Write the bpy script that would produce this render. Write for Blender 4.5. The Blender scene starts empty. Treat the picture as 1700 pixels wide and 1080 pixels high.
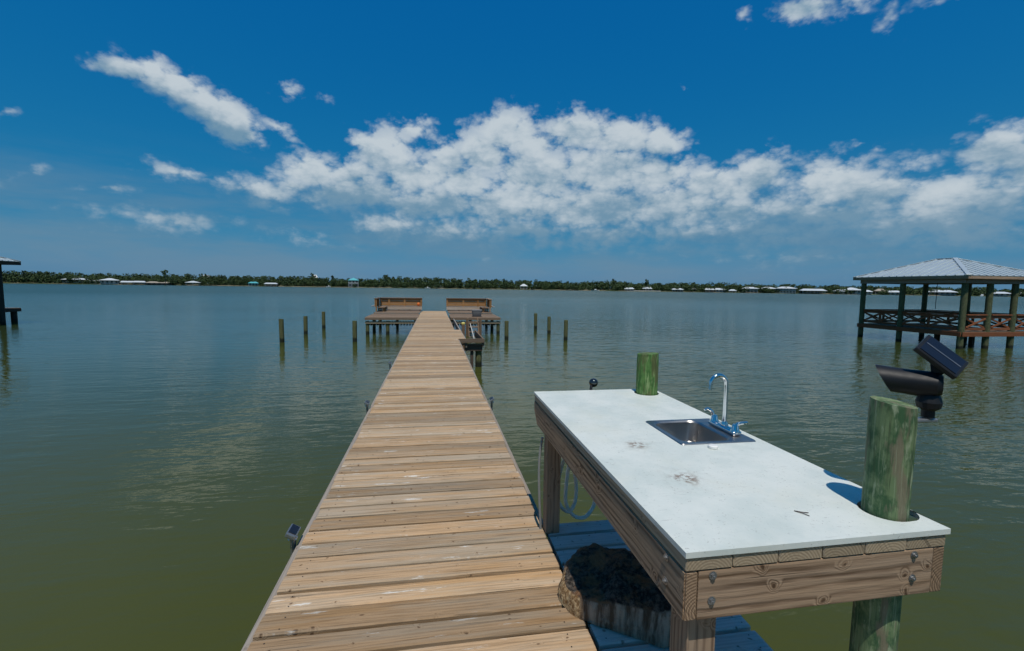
import bpy, bmesh, math, random
import numpy as np
from mathutils import Vector, Matrix, noise as mnoise

rnd = random.Random(11)
S = bpy.context.scene
COL = S.collection
PI = math.pi

# ------------------------------------------------------------------ camera
ZD = 0.87            # dock deck above the water
cam_data = bpy.data.cameras.new('camera')
cam = bpy.data.objects.new('camera', cam_data)
COL.objects.link(cam)
Rt = Vector((0.985800681, -0.167380056, 0.0134511525))
Up = Vector((0.000834589, 0.0849875476, 0.996381664))
Fw = Vector((0.167917599, 0.982222497, -0.083920476))
cam.matrix_world = Matrix(((Rt.x, Up.x, -Fw.x, 0.0), (Rt.y, Up.y, -Fw.y, 0.0),
                           (Rt.z, Up.z, -Fw.z, ZD + 1.53), (0, 0, 0, 1)))
cam_data.sensor_width = 36.0
cam_data.lens = 36.0 * 757.0 / 1700.0
cam_data.clip_start = 0.05
cam_data.clip_end = 6000
S.camera = cam

# ------------------------------------------------------------------ node helpers
class NT:
    def __init__(s, tree):
        s.t = tree; s.n = tree.nodes; s.l = tree.links
        s.n.clear()
    def add(s, typ, **kw):
        nd = s.n.new(typ)
        for k, v in kw.items(): setattr(nd, k, v)
        return nd
    def put(s, sock, v):
        if v is None: return
        if isinstance(v, bpy.types.NodeSocket): s.l.new(v, sock)
        else:
            if hasattr(sock.default_value, '__len__') and not hasattr(v, '__len__'): v = (v,) * len(sock.default_value)
            if hasattr(v, '__len__') and len(sock.default_value) == 4 and len(v) == 3: v = (*v, 1.0)
            sock.default_value = v
    def m(s, op, a, b=None, c=None, clamp=False):
        nd = s.add('ShaderNodeMath', operation=op, use_clamp=clamp)
        s.put(nd.inputs[0], a); s.put(nd.inputs[1], b)
        if c is not None: s.put(nd.inputs[2], c)
        return nd.outputs[0]
    def vm(s, op, a, b=None, scale=None):
        nd = s.add('ShaderNodeVectorMath', operation=op)
        s.put(nd.inputs[0], a); s.put(nd.inputs[1], b)
        if scale is not None: s.put(nd.inputs['Scale'], scale)
        return nd.outputs['Value'] if op in ('LENGTH', 'DOT_PRODUCT', 'DISTANCE') else nd.outputs[0]
    def xyz(s, v):
        nd = s.add('ShaderNodeSeparateXYZ'); s.l.new(v, nd.inputs[0]); return nd.outputs
    def comb(s, x, y, z):
        nd = s.add('ShaderNodeCombineXYZ')
        for i, q in enumerate((x, y, z)): s.put(nd.inputs[i], q)
        return nd.outputs[0]
    def noise(s, vec, scale=1.0, detail=4.0, rough=0.5, dist=0.0):
        nd = s.add('ShaderNodeTexNoise'); s.put(nd.inputs['Vector'], vec)
        nd.inputs['Scale'].default_value = scale; nd.inputs['Detail'].default_value = detail
        nd.inputs['Roughness'].default_value = rough; nd.inputs['Distortion'].default_value = dist
        return nd.outputs['Fac']
    def voro(s, vec, scale=1.0, feature='F1', out='Distance', rand=1.0):
        nd = s.add('ShaderNodeTexVoronoi', feature=feature); s.put(nd.inputs['Vector'], vec)
        nd.inputs['Scale'].default_value = scale; nd.inputs['Randomness'].default_value = rand
        return nd.outputs[out]
    def step(s, x, lo, hi, a=0.0, b=1.0):
        nd = s.add('ShaderNodeMapRange', interpolation_type='SMOOTHSTEP')
        s.put(nd.inputs[0], x)
        for i, q in enumerate((lo, hi, a, b)): s.put(nd.inputs[i + 1], q)
        return nd.outputs[0]
    def lin(s, x, lo, hi, a=0.0, b=1.0, clamp=True):
        nd = s.add('ShaderNodeMapRange', clamp=clamp)
        s.put(nd.inputs[0], x)
        for i, q in enumerate((lo, hi, a, b)): s.put(nd.inputs[i + 1], q)
        return nd.outputs[0]
    def mix(s, f, a, b, mode='MIX'):
        nd = s.add('ShaderNodeMix', data_type='RGBA', blend_type=mode)
        s.put(nd.inputs[0], f); s.put(nd.inputs[6], a); s.put(nd.inputs[7], b)
        return nd.outputs[2]
    def bump(s, h, strength=0.3, dist=0.01):
        nd = s.add('ShaderNodeBump'); s.put(nd.inputs['Height'], h)
        nd.inputs['Strength'].default_value = strength; nd.inputs['Distance'].default_value = dist
        return nd.outputs[0]
    def tc(s, k='Object'):
        return s.add('ShaderNodeTexCoord').outputs[k]
    def mapping(s, vec, loc=(0, 0, 0), rot=(0, 0, 0), scale=(1, 1, 1), typ='POINT'):
        nd = s.add('ShaderNodeMapping', vector_type=typ); s.l.new(vec, nd.inputs[0])
        nd.inputs[1].default_value = loc; nd.inputs[2].default_value = rot; nd.inputs[3].default_value = scale
        return nd.outputs[0]

def new_mat(name):
    m = bpy.data.materials.new(name); m.use_nodes = True
    return m, NT(m.node_tree)

def finish(g, color, rough=0.7, normal=None, metallic=0.0, spec=0.5, ior=None, coat=0.0):
    p = g.add('ShaderNodeBsdfPrincipled'); o = g.add('ShaderNodeOutputMaterial')
    g.put(p.inputs['Base Color'], color); g.put(p.inputs['Roughness'], rough)
    g.put(p.inputs['Metallic'], metallic)
    p.inputs['Specular IOR Level'].default_value = spec
    if ior: p.inputs['IOR'].default_value = ior
    if coat: p.inputs['Coat Weight'].default_value = coat
    if normal is not None: g.l.new(normal, p.inputs['Normal'])
    g.l.new(p.outputs[0], o.inputs[0])
    return p

# ------------------------------------------------------------------ world: clear summer sky with cumulus
SUN_TRAVEL = Vector((0.05, 0.43, -1.0)).normalized()      # the way sunlight travels
sun_el = math.asin(-SUN_TRAVEL.z)
sun_az = math.atan2(-SUN_TRAVEL.x, -SUN_TRAVEL.y)

CLOUDS = [
(-0.5148,0.3330,0.0400,0.0151,0.064,0.95),
(-0.4809,0.3470,0.0253,0.0163,0.248,0.90),
(-0.4535,0.3240,0.0608,0.0263,-0.256,1.00),
(-0.4027,0.3019,0.0607,0.0308,-0.364,1.00),
(-0.3640,0.2801,0.0419,0.0317,-0.337,1.00),
(-0.3462,0.2691,0.0219,0.0171,0.155,0.85),
(-0.2930,0.2854,0.0387,0.0111,-0.498,0.60),
(-0.2706,0.3509,0.0364,0.0146,0.157,0.58),
(-0.2197,0.3508,0.0222,0.0130,0.140,0.45),
(-0.0429,0.3112,0.0445,0.0261,0.068,0.75),
(0.0090,0.3279,0.0200,0.0131,0.058,0.45),
(0.0705,0.3333,0.0228,0.0131,0.039,0.42),
(-0.0989,0.2634,0.0670,0.0464,0.073,1.00),
(-0.1423,0.2806,0.0306,0.0217,0.094,0.90),
(0.0304,0.2603,0.0508,0.0343,0.041,0.90),
(0.1002,0.2746,0.0590,0.0409,0.023,1.00),
(0.1548,0.3180,0.0665,0.0417,0.006,1.00),
(0.2091,0.2879,0.0511,0.0384,-0.006,0.95),
(0.3012,0.3172,0.0721,0.0372,-0.038,1.00),
(0.3908,0.3025,0.0696,0.0349,-0.062,1.00),
(0.4690,0.2845,0.0540,0.0298,-0.238,1.00),
(-0.2368,0.2181,0.0622,0.0266,0.009,0.95),
(-0.1640,0.2184,0.0589,0.0315,0.080,0.90),
(-0.2696,0.1883,0.0535,0.0202,-0.089,0.75),
(-0.0384,0.2275,0.0880,0.0393,0.049,0.95),
(0.0623,0.2145,0.0771,0.0379,0.027,0.90),
(0.2165,0.2353,0.0958,0.0491,-0.009,1.00),
(0.3560,0.2392,0.1034,0.0505,-0.043,1.00),
(0.4655,0.2265,0.0749,0.0408,-0.062,0.95),
(0.5684,0.2109,0.0640,0.0332,-0.079,0.90),
(0.6499,0.2171,0.0457,0.0381,-0.100,1.00),
(0.6071,0.1881,0.0619,0.0309,-0.077,0.85),
(-0.1471,0.1852,0.1150,0.0323,0.062,0.95),
(-0.0011,0.1769,0.1216,0.0361,0.032,0.95),
(0.1659,0.1718,0.1290,0.0440,0.003,1.00),
(0.3394,0.1679,0.1286,0.0459,-0.026,1.00),
(0.5029,0.1668,0.1162,0.0395,-0.052,0.95),
(0.6089,0.1523,0.0865,0.0292,-0.063,0.85),
(-0.0942,0.1203,0.0617,0.0267,0.042,0.85),
(0.0179,0.1159,0.1162,0.0274,0.024,0.74),
(0.1926,0.1195,0.1354,0.0302,0.002,0.74),
(0.3722,0.1195,0.1271,0.0321,-0.018,0.76),
(0.5281,0.1139,0.1296,0.0261,-0.036,0.70),
(0.4224,0.0966,0.0719,0.0136,-0.015,0.50),
(0.7755,0.1835,0.0786,0.0421,-0.115,0.95),
(0.8265,0.1680,0.0729,0.0370,-0.116,0.90),
(0.8636,0.1947,0.0532,0.0286,0.027,0.62),
(0.9246,0.1410,0.0870,0.0404,-0.026,0.95),
(0.9764,0.1392,0.0530,0.0312,-0.128,0.85),
(0.9745,0.2071,0.0448,0.0383,-0.193,1.00),
(1.0197,0.1824,0.0483,0.0482,-0.186,0.95),
(0.7424,0.1435,0.1556,0.0398,-0.086,0.82),
(0.9131,0.1081,0.1351,0.0373,-0.088,0.84),
(0.6471,0.1165,0.1754,0.0381,-0.055,0.60),
(0.6995,0.0699,0.2442,0.0333,-0.034,0.45),
(0.2967,0.0998,0.3517,0.0377,-0.017,0.50),
(0.7172,0.4662,0.0522,0.0188,-0.117,0.90),
(0.7821,0.4579,0.0488,0.0139,-0.021,0.70),
(0.8283,0.4235,0.0194,0.0244,0.799,0.55),
(0.6138,0.4744,0.0165,0.0171,-0.184,0.50),
(0.8827,0.4288,0.0404,0.0113,-0.135,0.45),
(0.5162,0.3764,0.0090,0.0139,-0.113,0.40),
(0.8012,0.2445,0.0167,0.0096,-0.157,0.50),
(0.8257,0.2405,0.0145,0.0094,-0.163,0.45),
(0.7678,0.2369,0.0411,0.0183,0.095,0.42),
(-0.4591,0.1907,0.0468,0.0162,-0.103,0.66),
(-0.5435,0.1513,0.0463,0.0104,0.098,0.58),
(-0.6226,0.1661,0.0225,0.0078,0.180,0.45),
(-0.3841,0.1839,0.0377,0.0169,-0.034,0.55),
(-0.3216,0.1720,0.0720,0.0265,-0.092,0.75),
(-0.4792,0.1065,0.1111,0.0204,0.005,0.66),
(-0.2613,0.0902,0.0892,0.0152,-0.043,0.52),
(-0.6510,0.2359,0.0137,0.0081,0.254,0.40),
(-0.1950,0.0757,0.0703,0.0108,0.040,0.40),
(0.1019,0.0696,0.0653,0.0103,0.016,0.40),
(-0.7300,0.1300,0.0660,0.0234,0.176,0.70),
(-0.7627,0.2107,0.0410,0.0297,-0.133,0.80),
]
# the same kind of sky goes on outside the picture
for k in range(7):
    az = 1.35 + k * 0.56 + rnd.uniform(-.08, .08)
    CLOUDS.append((((az + PI) % (2 * PI)) - PI, rnd.uniform(.1, .3), rnd.uniform(.1, .2), rnd.uniform(.03, .055), rnd.uniform(-.1, .1), rnd.uniform(.7, 1)))

W = bpy.data.worlds.new('World'); S.world = W; W.use_nodes = True
g = NT(W.node_tree)
sky = g.add('ShaderNodeTexSky', sky_type='NISHITA')
sky.sun_disc = False
sky.sun_elevation = sun_el
sky.sun_rotation = sun_az
sky.altitude = 0.0; sky.air_density = 1.0; sky.dust_density = 0.6; sky.ozone_density = 3.0
d = g.tc('Generated')
X, Y, Z = g.xyz(d)
uu = g.m('ARCTAN2', X, Y)
vv = g.m('ARCSINE', Z)
uv = g.comb(uu, vv, 0.0)
# ragged outline: the blob masks are looked up at a turbulent offset
SKY_STRENGTH = 0.10
SKY_POW = (2.35, .6, .22)
SKY_GAIN = (.45, .325, .435)
CLOUD_DARK = (1.6, 2.9, 4.05); CLOUD_LIT = (5.3, 6.0, 6.5); CLOUD_FAR = (1.5, 2.5, 3.45)
WATER_A = (.060, .066, .010); WATER_B = (.080, .082, .014); WATER_DEEP = (.030, .052, .016); WATER_ROUGH = .04
BIL_MID = .5; BIL_AMP = .34

def cloud_field(vec3, uv):
    """union of lobes looked up at a turbulent offset, and for each point how high it sits in its lobe"""
    n1 = g.add('ShaderNodeTexNoise'); g.l.new(vec3, n1.inputs['Vector'])
    n1.inputs['Scale'].default_value = 14.0; n1.inputs['Detail'].default_value = 5.0; n1.inputs['Roughness'].default_value = .6
    off = g.vm('SUBTRACT', n1.outputs['Color'], (.5, .5, .5))
    off = g.vm('MULTIPLY', off, (.065, .045, 0))
    uvw = g.vm('ADD', uv, off)
    cur = num = den = None
    for (u, v, a, b, r, s) in CLOUDS:
        mp = g.mapping(uvw, (u, v, 0), (0, 0, r), (a * 1.9, b * 1.95, 1.0), 'TEXTURE')
        gr = g.add('ShaderNodeTexGradient', gradient_type='SPHERICAL'); g.l.new(mp, gr.inputs[0])
        q = g.m('MULTIPLY', gr.outputs['Fac'], s)
        cur = q if cur is None else g.m('SMOOTH_MAX', cur, q, 0.16)
        if s > .69 and b > .019 and abs(u) < 1.03:      # the big lobes are shaded one by one
            w = g.m('MULTIPLY', q, q); yl = g.vm('DOT_PRODUCT', mp, (0, 1, 0))
            num = g.m('MULTIPLY', w, yl) if num is None else g.m('MULTIPLY_ADD', w, yl, num)
            den = g.m('ADD', w, .004) if den is None else g.m('ADD', den, w)
    return cur, g.m('DIVIDE', num, den), n1.outputs['Fac']
stretch = g.vm('MULTIPLY', d, (1, 1, 1.45))
mask, lobe_y, turb = cloud_field(stretch, uv)
nA = g.noise(stretch, 24.0, 6.0, .62)
nd = g.add('ShaderNodeTexVoronoi', feature='F1', voronoi_dimensions='2D'); 
g.l.new(g.vm('ADD', g.vm('MULTIPLY', uv, (1, 1.5, 0)), g.comb(g.m('MULTIPLY', nA, .03), g.m('MULTIPLY', turb, .03), 0.0)), nd.inputs['Vector'])
nd.inputs['Scale'].default_value = 24.0; nd.inputs['Detail'].default_value = 2.0; nd.inputs['Roughness'].default_value = .5; nd.inputs['Lacunarity'].default_value = 2.2
bil = nd.outputs['Distance']
dens = g.m('ADD', mask, g.m('MULTIPLY', g.m('SUBTRACT', BIL_MID, bil), BIL_AMP))
dens = g.m('ADD', dens, g.m('MULTIPLY', g.m('SUBTRACT', nA, .5), .75))
alpha = g.step(dens, g.lin(vv, .08, .26, .12, .18), g.lin(vv, .08, .24, .66, .58))
alpha = g.m('MULTIPLY', alpha, g.step(mask, .12, .27))
alpha = g.m('MULTIPLY', alpha, g.lin(mask, .05, .68, .12, .97))
mid = g.noise(g.vm('ADD', g.vm('MULTIPLY', stretch, (1, 1, 1.6)), (3, 1, 5)), 9.0, 5.0, .6)
light = g.m('MULTIPLY', lobe_y, 1.7)
light = g.m('ADD', light, g.m('MULTIPLY', g.m('SUBTRACT', mid, .5), 1.9))
light = g.m('ADD', light, g.m('MULTIPLY', g.m('SUBTRACT', nA, .5), .6))
light = g.m('ADD', light, g.m('MULTIPLY', g.m('SUBTRACT', BIL_MID, bil), .45))
light = g.m('ADD', light, g.lin(vv, .08, .30, -.08, .30))
lit = g.step(light, -.6, .62)
ccol = g.mix(lit, CLOUD_DARK, CLOUD_LIT)
hz = g.step(vv, 0.0, .15)
ccol = g.mix(hz, g.mix(.5, ccol, CLOUD_FAR), ccol)
# thin veil of haze low over the water
veil = g.noise(g.vm('MULTIPLY', d, (1, 1, 5)), 3.0, 5.0, .6)
veil = g.m('MULTIPLY', g.step(veil, .34, .66), g.m('MULTIPLY', g.step(vv, .26, .08), .55))
sr = g.add('ShaderNodeSeparateColor'); g.l.new(sky.outputs[0], sr.inputs[0])
sc = g.add('ShaderNodeCombineColor')
for i in range(3):                      # camera-style grading of the clear sky, channel by channel
    g.put(sc.inputs[i], g.m('MULTIPLY', g.m('POWER', g.m('MULTIPLY', sr.outputs[i], .1), SKY_POW[i]), SKY_GAIN[i] / SKY_STRENGTH))
skyc = sc.outputs[0]
allc = g.mix(alpha, g.mix(veil, skyc, CLOUD_FAR), ccol)
bg = g.add('ShaderNodeBackground'); g.l.new(allc, bg.inputs[0]); bg.inputs[1].default_value = SKY_STRENGTH
wo = g.add('ShaderNodeOutputWorld'); g.l.new(bg.outputs[0], wo.inputs[0])

sun_d = bpy.data.lights.new('sun', 'SUN'); sun_d.energy = 3.2; sun_d.angle = math.radians(0.53); sun_d.color = (1.0, .95, .87)
sun = bpy.data.objects.new('sun', sun_d); COL.objects.link(sun)
sun.rotation_euler = SUN_TRAVEL.to_track_quat('-Z', 'Y').to_euler()
sun.location = (-3, -20, 40)

S.view_settings.view_transform = 'Standard'; S.view_settings.look = 'None'
S.view_settings.exposure = 0.0; S.view_settings.gamma = 1.0; S.view_settings.use_curve_mapping = False
S.render.engine = 'CYCLES'
S.cycles.use_denoising = True
S.cycles.max_bounces = 6
S.cycles.use_adaptive_sampling = True
S.cycles.adaptive_threshold = 0.03
W.cycles.sampling_method = 'MANUAL'; W.cycles.sample_map_resolution = 256
S.cycles.sample_clamp_indirect = 6.0

# ------------------------------------------------------------------ object helpers
def setp(o, label=None, cat=None, group=None, kind=None):
    if label: o['label'] = label
    if cat: o['category'] = cat
    if group: o['group'] = group
    if kind: o['kind'] = kind
    return o

def link(o, parent=None):
    COL.objects.link(o)
    if parent is not None: o.parent = parent
    return o

def thing(name, label, cat, loc=(0, 0, 0), rotz=0.0, group=None):
    o = bpy.data.objects.new(name, None); o.empty_display_size = .1
    o.location = loc; o.rotation_euler = (0, 0, rotz)
    link(o); return setp(o, label, cat, group)

def obj(name, me, mat=None, parent=None, loc=(0, 0, 0), rot=(0, 0, 0)):
    if isinstance(me, bmesh.types.BMesh):
        b = me; me = bpy.data.meshes.new(name); b.to_mesh(me); b.free()
    if mat is not None and not me.materials: me.materials.append(mat)
    o = bpy.data.objects.new(name, me); o.location = loc; o.rotation_euler = rot
    return link(o, parent)

def smooth(o, ang=40):
    me = o.data
    me.polygons.foreach_set('use_smooth', [True] * len(me.polygons))
    me.set_sharp_from_angle(angle=math.radians(ang))
    return o

def pyd(name, v, f):
    me = bpy.data.meshes.new(name); me.from_pydata(v, [], f); me.update(); return me

def box_bm(sx, sy, sz, c=(0, 0, 0), bev=0.0, seg=1, rot=None, bm=None):
    own = bm is None
    b = bmesh.new()
    bmesh.ops.create_cube(b, size=1.0)
    bmesh.ops.scale(b, vec=(sx, sy, sz), verts=b.verts)
    if bev > 0: bmesh.ops.bevel(b, geom=list(b.edges), offset=bev, segments=seg, affect='EDGES', profile=.6)
    if rot is not None: bmesh.ops.transform(b, matrix=rot, verts=b.verts)
    bmesh.ops.translate(b, vec=c, verts=b.verts)
    if own: return b
    tmp = bpy.data.meshes.new('tmp'); b.to_mesh(tmp); b.free(); bm.from_mesh(tmp); bpy.data.meshes.remove(tmp)
    return bm

def span(x0, x1, y0, y1, z0, z1, bev=.003, bm=None):
    return box_bm(x1 - x0, y1 - y0, z1 - z0, ((x0 + x1) / 2, (y0 + y1) / 2, (z0 + z1) / 2), bev, bm=bm)

def lathe(prof, n=24, bm=None, mat=None):
    """prof: (radius, z) from bottom to top, round the z axis"""
    b = bm or bmesh.new(); rings = []
    for r, z in prof:
        ring = []
        for k in range(n):
            a = 2 * PI * k / n
            p = Vector((r * math.cos(a), r * math.sin(a), z))
            if mat is not None: p = mat @ p
            ring.append(b.verts.new(p))
        rings.append(ring)
    for r0, r1 in zip(rings, rings[1:]):
        for k in range(n): b.faces.new((r0[k], r0[(k + 1) % n], r1[(k + 1) % n], r1[k]))
    b.faces.new(list(reversed(rings[0]))); b.faces.new(rings[-1])
    return b

def tube(pts, r, n=10, bm=None, closed=False):
    """a round tube through points; r is a number or a list"""
    b = bm or bmesh.new(); P = [Vector(p) for p in pts]; rings = []
    ref = Vector((0, 0, 1))
    for i, p in enumerate(P):
        t = (P[min(i + 1, len(P) - 1)] - P[max(i - 1, 0)]).normalized()
        if abs(t.dot(ref)) > .95: ref = Vector((0, 1, 0)) if abs(t.y) < .9 else Vector((1, 0, 0))
        u = t.cross(ref).normalized(); w = u.cross(t).normalized(); ref = w
        rr = r[i] if hasattr(r, '__len__') else r
        rings.append([b.verts.new(p + (u * math.cos(2 * PI * k / n) + w * math.sin(2 * PI * k / n)) * rr) for k in range(n)])
    for r0, r1 in zip(rings, rings[1:]):
        for k in range(n): b.faces.new((r0[k], r0[(k + 1) % n], r1[(k + 1) % n], r1[k]))
    b.faces.new(list(reversed(rings[0]))); b.faces.new(rings[-1])
    bmesh.ops.recalc_face_normals(b, faces=b.faces)
    return b

def curve_pts(ctrl, n=8):
    """Catmull-Rom through control points"""
    P = [Vector(c) for c in ctrl]; P = [P[0] * 2 - P[1]] + P + [P[-1] * 2 - P[-2]]; out = []
    for i in range(1, len(P) - 2):
        for k in range(n):
            t = k / n; a, b, c, d_ = P[i - 1], P[i], P[i + 1], P[i + 2]
            out.append(.5 * ((2 * b) + (c - a) * t + (2 * a - 5 * b + 4 * c - d_) * t * t + (3 * b - a - 3 * c + d_) * t ** 3))
    out.append(P[-2]); return out

def rod(a, b_, r, n=8, bm=None): return tube([a, b_], r, n, bm)

def beam_bm(a, b_, w, h, bev=.003, bm=None):
    """a square timber from point a to point b; w sideways, h upwards"""
    a = Vector(a); b_ = Vector(b_); dv = b_ - a; L = dv.length; t = dv.normalized()
    up = Vector((0, 0, 1)) if abs(t.z) < .95 else Vector((0, 1, 0))
    s = t.cross(up).normalized(); u = s.cross(t).normalized()
    R = Matrix((t, s, u)).transposed().to_4x4()
    return box_bm(L, w, h, (a + b_) / 2, bev, rot=R, bm=bm)

def plate_bm(outer, holes, z0, z1):
    """a flat plate with holes cut through"""
    b = bmesh.new(); edges = []
    for loop in [outer] + holes:
        vs = [b.verts.new((x, y, z1)) for x, y in loop]
        edges += [b.edges.new((vs[i], vs[(i + 1) % len(vs)])) for i in range(len(vs))]
    r = bmesh.ops.triangle_fill(b, use_beauty=True, use_dissolve=False, edges=edges)
    faces = [f for f in r['geom'] if isinstance(f, bmesh.types.BMFace)]
    ex = bmesh.ops.extrude_face_region(b, geom=faces)
    vs = [v for v in ex['geom'] if isinstance(v, bmesh.types.BMVert)]
    bmesh.ops.translate(b, vec=(0, 0, z0 - z1), verts=vs)
    bmesh.ops.recalc_face_normals(b, faces=b.faces)
    return b

def rrect(x0, x1, y0, y1, r, n=6):
    out = []
    for cx, cy, a0 in ((x1 - r, y1 - r, 0), (x0 + r, y1 - r, 90), (x0 + r, y0 + r, 180), (x1 - r, y0 + r, 270)):
        for k in range(n + 1):
            a = math.radians(a0 + 90 * k / n); out.append((cx + r * math.cos(a), cy + r * math.sin(a)))
    return out

# ------------------------------------------------------------------ materials
def wood_mat(name, light, dark, grey, grey_amt=.5, axis=0, freq=330.0, contrast=.55, knots=1.0, bleach=0.0, rough=.75, tint=.12, relief=.35, fine=1.0, hue=.5, warm=None, streaks=1.3, pick_at=.70, spec=.15):
    """sawn timber, grain along the local axis"""
    m, g = new_mat(name)
    co = g.tc('Object'); x, y, z = g.xyz(co)
    if axis == 1: x, y = y, x
    if axis == 2: x, z = z, x
    r = g.add('ShaderNodeObjectInfo').outputs['Random']
    y2 = g.m('ADD', y, g.m('MULTIPLY', z, .8))
    L = g.m('ADD', x, g.m('MULTIPLY', r, 61.0)); q = g.m('ADD', y2, g.m('MULTIPLY', r, 23.0))
    warp = g.noise(g.comb(g.m('MULTIPLY', L, 1.1), g.m('MULTIPLY', q, 4.0), r), 1.0, 3.0, .5)
    kv = g.comb(g.m('MULTIPLY', L, 2.9), g.m('MULTIPLY', q, 4.0), 0.0)
    kn_ = g.add('ShaderNodeTexNoise'); g.l.new(g.comb(g.m('MULTIPLY', L, 9.0), g.m('MULTIPLY', q, 14.0), r), kn_.inputs['Vector']); kn_.inputs['Scale'].default_value = 1.0; kn_.inputs['Detail'].default_value = 2.0
    kv = g.vm('ADD', kv, g.vm('SCALE', g.vm('SUBTRACT', kn_.outputs['Color'], (.5, .5, .5)), scale=.22))
    vn = g.add('ShaderNodeTexVoronoi', feature='F1', voronoi_dimensions='2D'); g.l.new(kv, vn.inputs['Vector'])
    pick = g.m('GREATER_THAN', g.xyz(vn.outputs['Color'])[0], pick_at)
    kd = g.m('ADD', vn.outputs['Distance'], g.m('MULTIPLY', g.m('SUBTRACT', 1.0, pick), .6))
    kd = g.m('ADD', kd, g.m('MULTIPLY', g.m('SUBTRACT', g.xyz(vn.outputs['Color'])[1], .5), .05))
    pull = g.step(kd, .5, .05)
    mw = g.noise(g.comb(g.m('MULTIPLY', L, 2.6), g.m('MULTIPLY', q, 24.0), g.m('ADD', r, 2.0)), 1.0, 3.0, .55)
    ph = g.m('ADD', g.m('MULTIPLY', q, freq), g.m('MULTIPLY', warp, freq * .045))
    ph = g.m('ADD', ph, g.m('MULTIPLY', mw, 9.0))
    ph = g.m('ADD', ph, g.m('MULTIPLY', g.m('POWER', pull, 1.6), 15.0 * knots))
    s = g.m('MULTIPLY_ADD', g.m('SINE', ph), .5, .5)
    s = g.m('POWER', s, 1.8)
    s = g.m('MULTIPLY', s, g.lin(g.noise(g.comb(g.m('MULTIPLY', L, 1.7), g.m('MULTIPLY', q, 22.0), g.m('ADD', r, 5.0)), 1.0, 3.0, .6), .32, .66, .05, 1.25))
    fib = g.noise(g.comb(g.m('MULTIPLY', L, 5.0), g.m('MULTIPLY', q, 170.0), r), 1.0, 3.0, .6)
    band = g.noise(g.comb(g.m('MULTIPLY', L, .9), g.m('MULTIPLY', q, 16.0), r), 1.0, 4.0, .6)
    tone = g.m('ADD', g.m('MULTIPLY', s, contrast), g.m('MULTIPLY', g.m('SUBTRACT', fib, .5), .9 * fine), clamp=True)
    stq = g.noise(g.comb(g.m('MULTIPLY', L, 2.4), g.m('MULTIPLY', q, 46.0), g.m('ADD', r, 13.0)), 1.0, 5.0, .68)
    tone = g.m('ADD', tone, g.m('MULTIPLY', g.m('SUBTRACT', stq, .48), streaks), clamp=True)
    col = g.mix(tone, light, dark)
    if warm is not None:
        wm = g.step(g.noise(g.comb(g.m('MULTIPLY', L, 1.3), g.m('MULTIPLY', q, 9.0), g.m('ADD', r, 7.0)), 1.0, 3.0, .5), .47, .68)
        col = g.mix(g.m('MULTIPLY', wm, .75), col, g.mix(tone, warm, dark))
    gm = g.m('ADD', g.step(band, .34, .68), g.m('MULTIPLY', g.m('SUBTRACT', r, .5), .5), clamp=True)
    col = g.mix(g.m('MULTIPLY', gm, grey_amt), col, g.mix(tone, grey, tuple(c * .62 for c in grey)))
    if knots > 0:
        kn = g.step(g.m('ADD', kd, g.m('MULTIPLY', g.m('SUBTRACT', fib, .5), .05)), .105, .045)
        ring = g.m('MULTIPLY', g.step(kd, .16, .10), .35)
        col = g.mix(g.m('MULTIPLY', ring, knots), col, (.16, .085, .04))
        col = g.mix(g.m('MULTIPLY', kn, .8 * knots), col, (.065, .036, .02))
    if bleach > 0:
        bl = g.noise(g.comb(g.m('MULTIPLY', L, 3.2), g.m('MULTIPLY', q, 17.0), g.m('ADD', r, 3.0)), 1.0, 6.0, .68)
        col = g.mix(g.step(bl, .61, .69, 0.0, bleach), col, (.68, .66, .60))
    # end grain: growth rings round a pith outside the board
    nrm = g.tc('Normal'); en = g.m('GREATER_THAN', g.m('ABSOLUTE', g.xyz(nrm)[axis]), .8)
    ox = g.m('MULTIPLY_ADD', g.m('FRACT', g.m('MULTIPLY', r, 7.7)), .08, -.04)
    rr_ = g.vm('LENGTH', g.comb(g.m('ADD', y, ox), g.m('ADD', z, .045), 0.0))
    rg = g.m('MULTIPLY_ADD', g.m('SINE', g.m('ADD', g.m('MULTIPLY', rr_, 760.0), g.m('MULTIPLY', fib, 1.5))), .5, .5)
    col = g.mix(en, col, g.mix(g.m('MULTIPLY', rg, .75), tuple(c * .95 for c in light), dark))
    # dark weather checks running with the grain
    ck = g.noise(g.comb(g.m('MULTIPLY', L, 1.6), g.m('MULTIPLY', q, 75.0), g.m('ADD', r, 11.0)), 1.0, 2.0, .5)
    ckm = g.step(ck, .66, .71)
    col = g.mix(g.m('MULTIPLY', ckm, .5), col, (.07, .055, .04))
    val = g.m('MULTIPLY_ADD', g.m('FRACT', g.m('MULTIPLY', r, 17.31)), tint * 2, 1.0 - tint)
    col = g.mix(1.0, col, g.comb(val, val, val), 'MULTIPLY')
    h = g.m('ADD', g.m('MULTIPLY', s, -.35), g.m('MULTIPLY', fib, .8))
    h = g.m('SUBTRACT', h, g.m('MULTIPLY', ckm, 1.2))
    finish(g, col, rough, g.bump(h, relief, .004), spec=spec)
    return m

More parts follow.
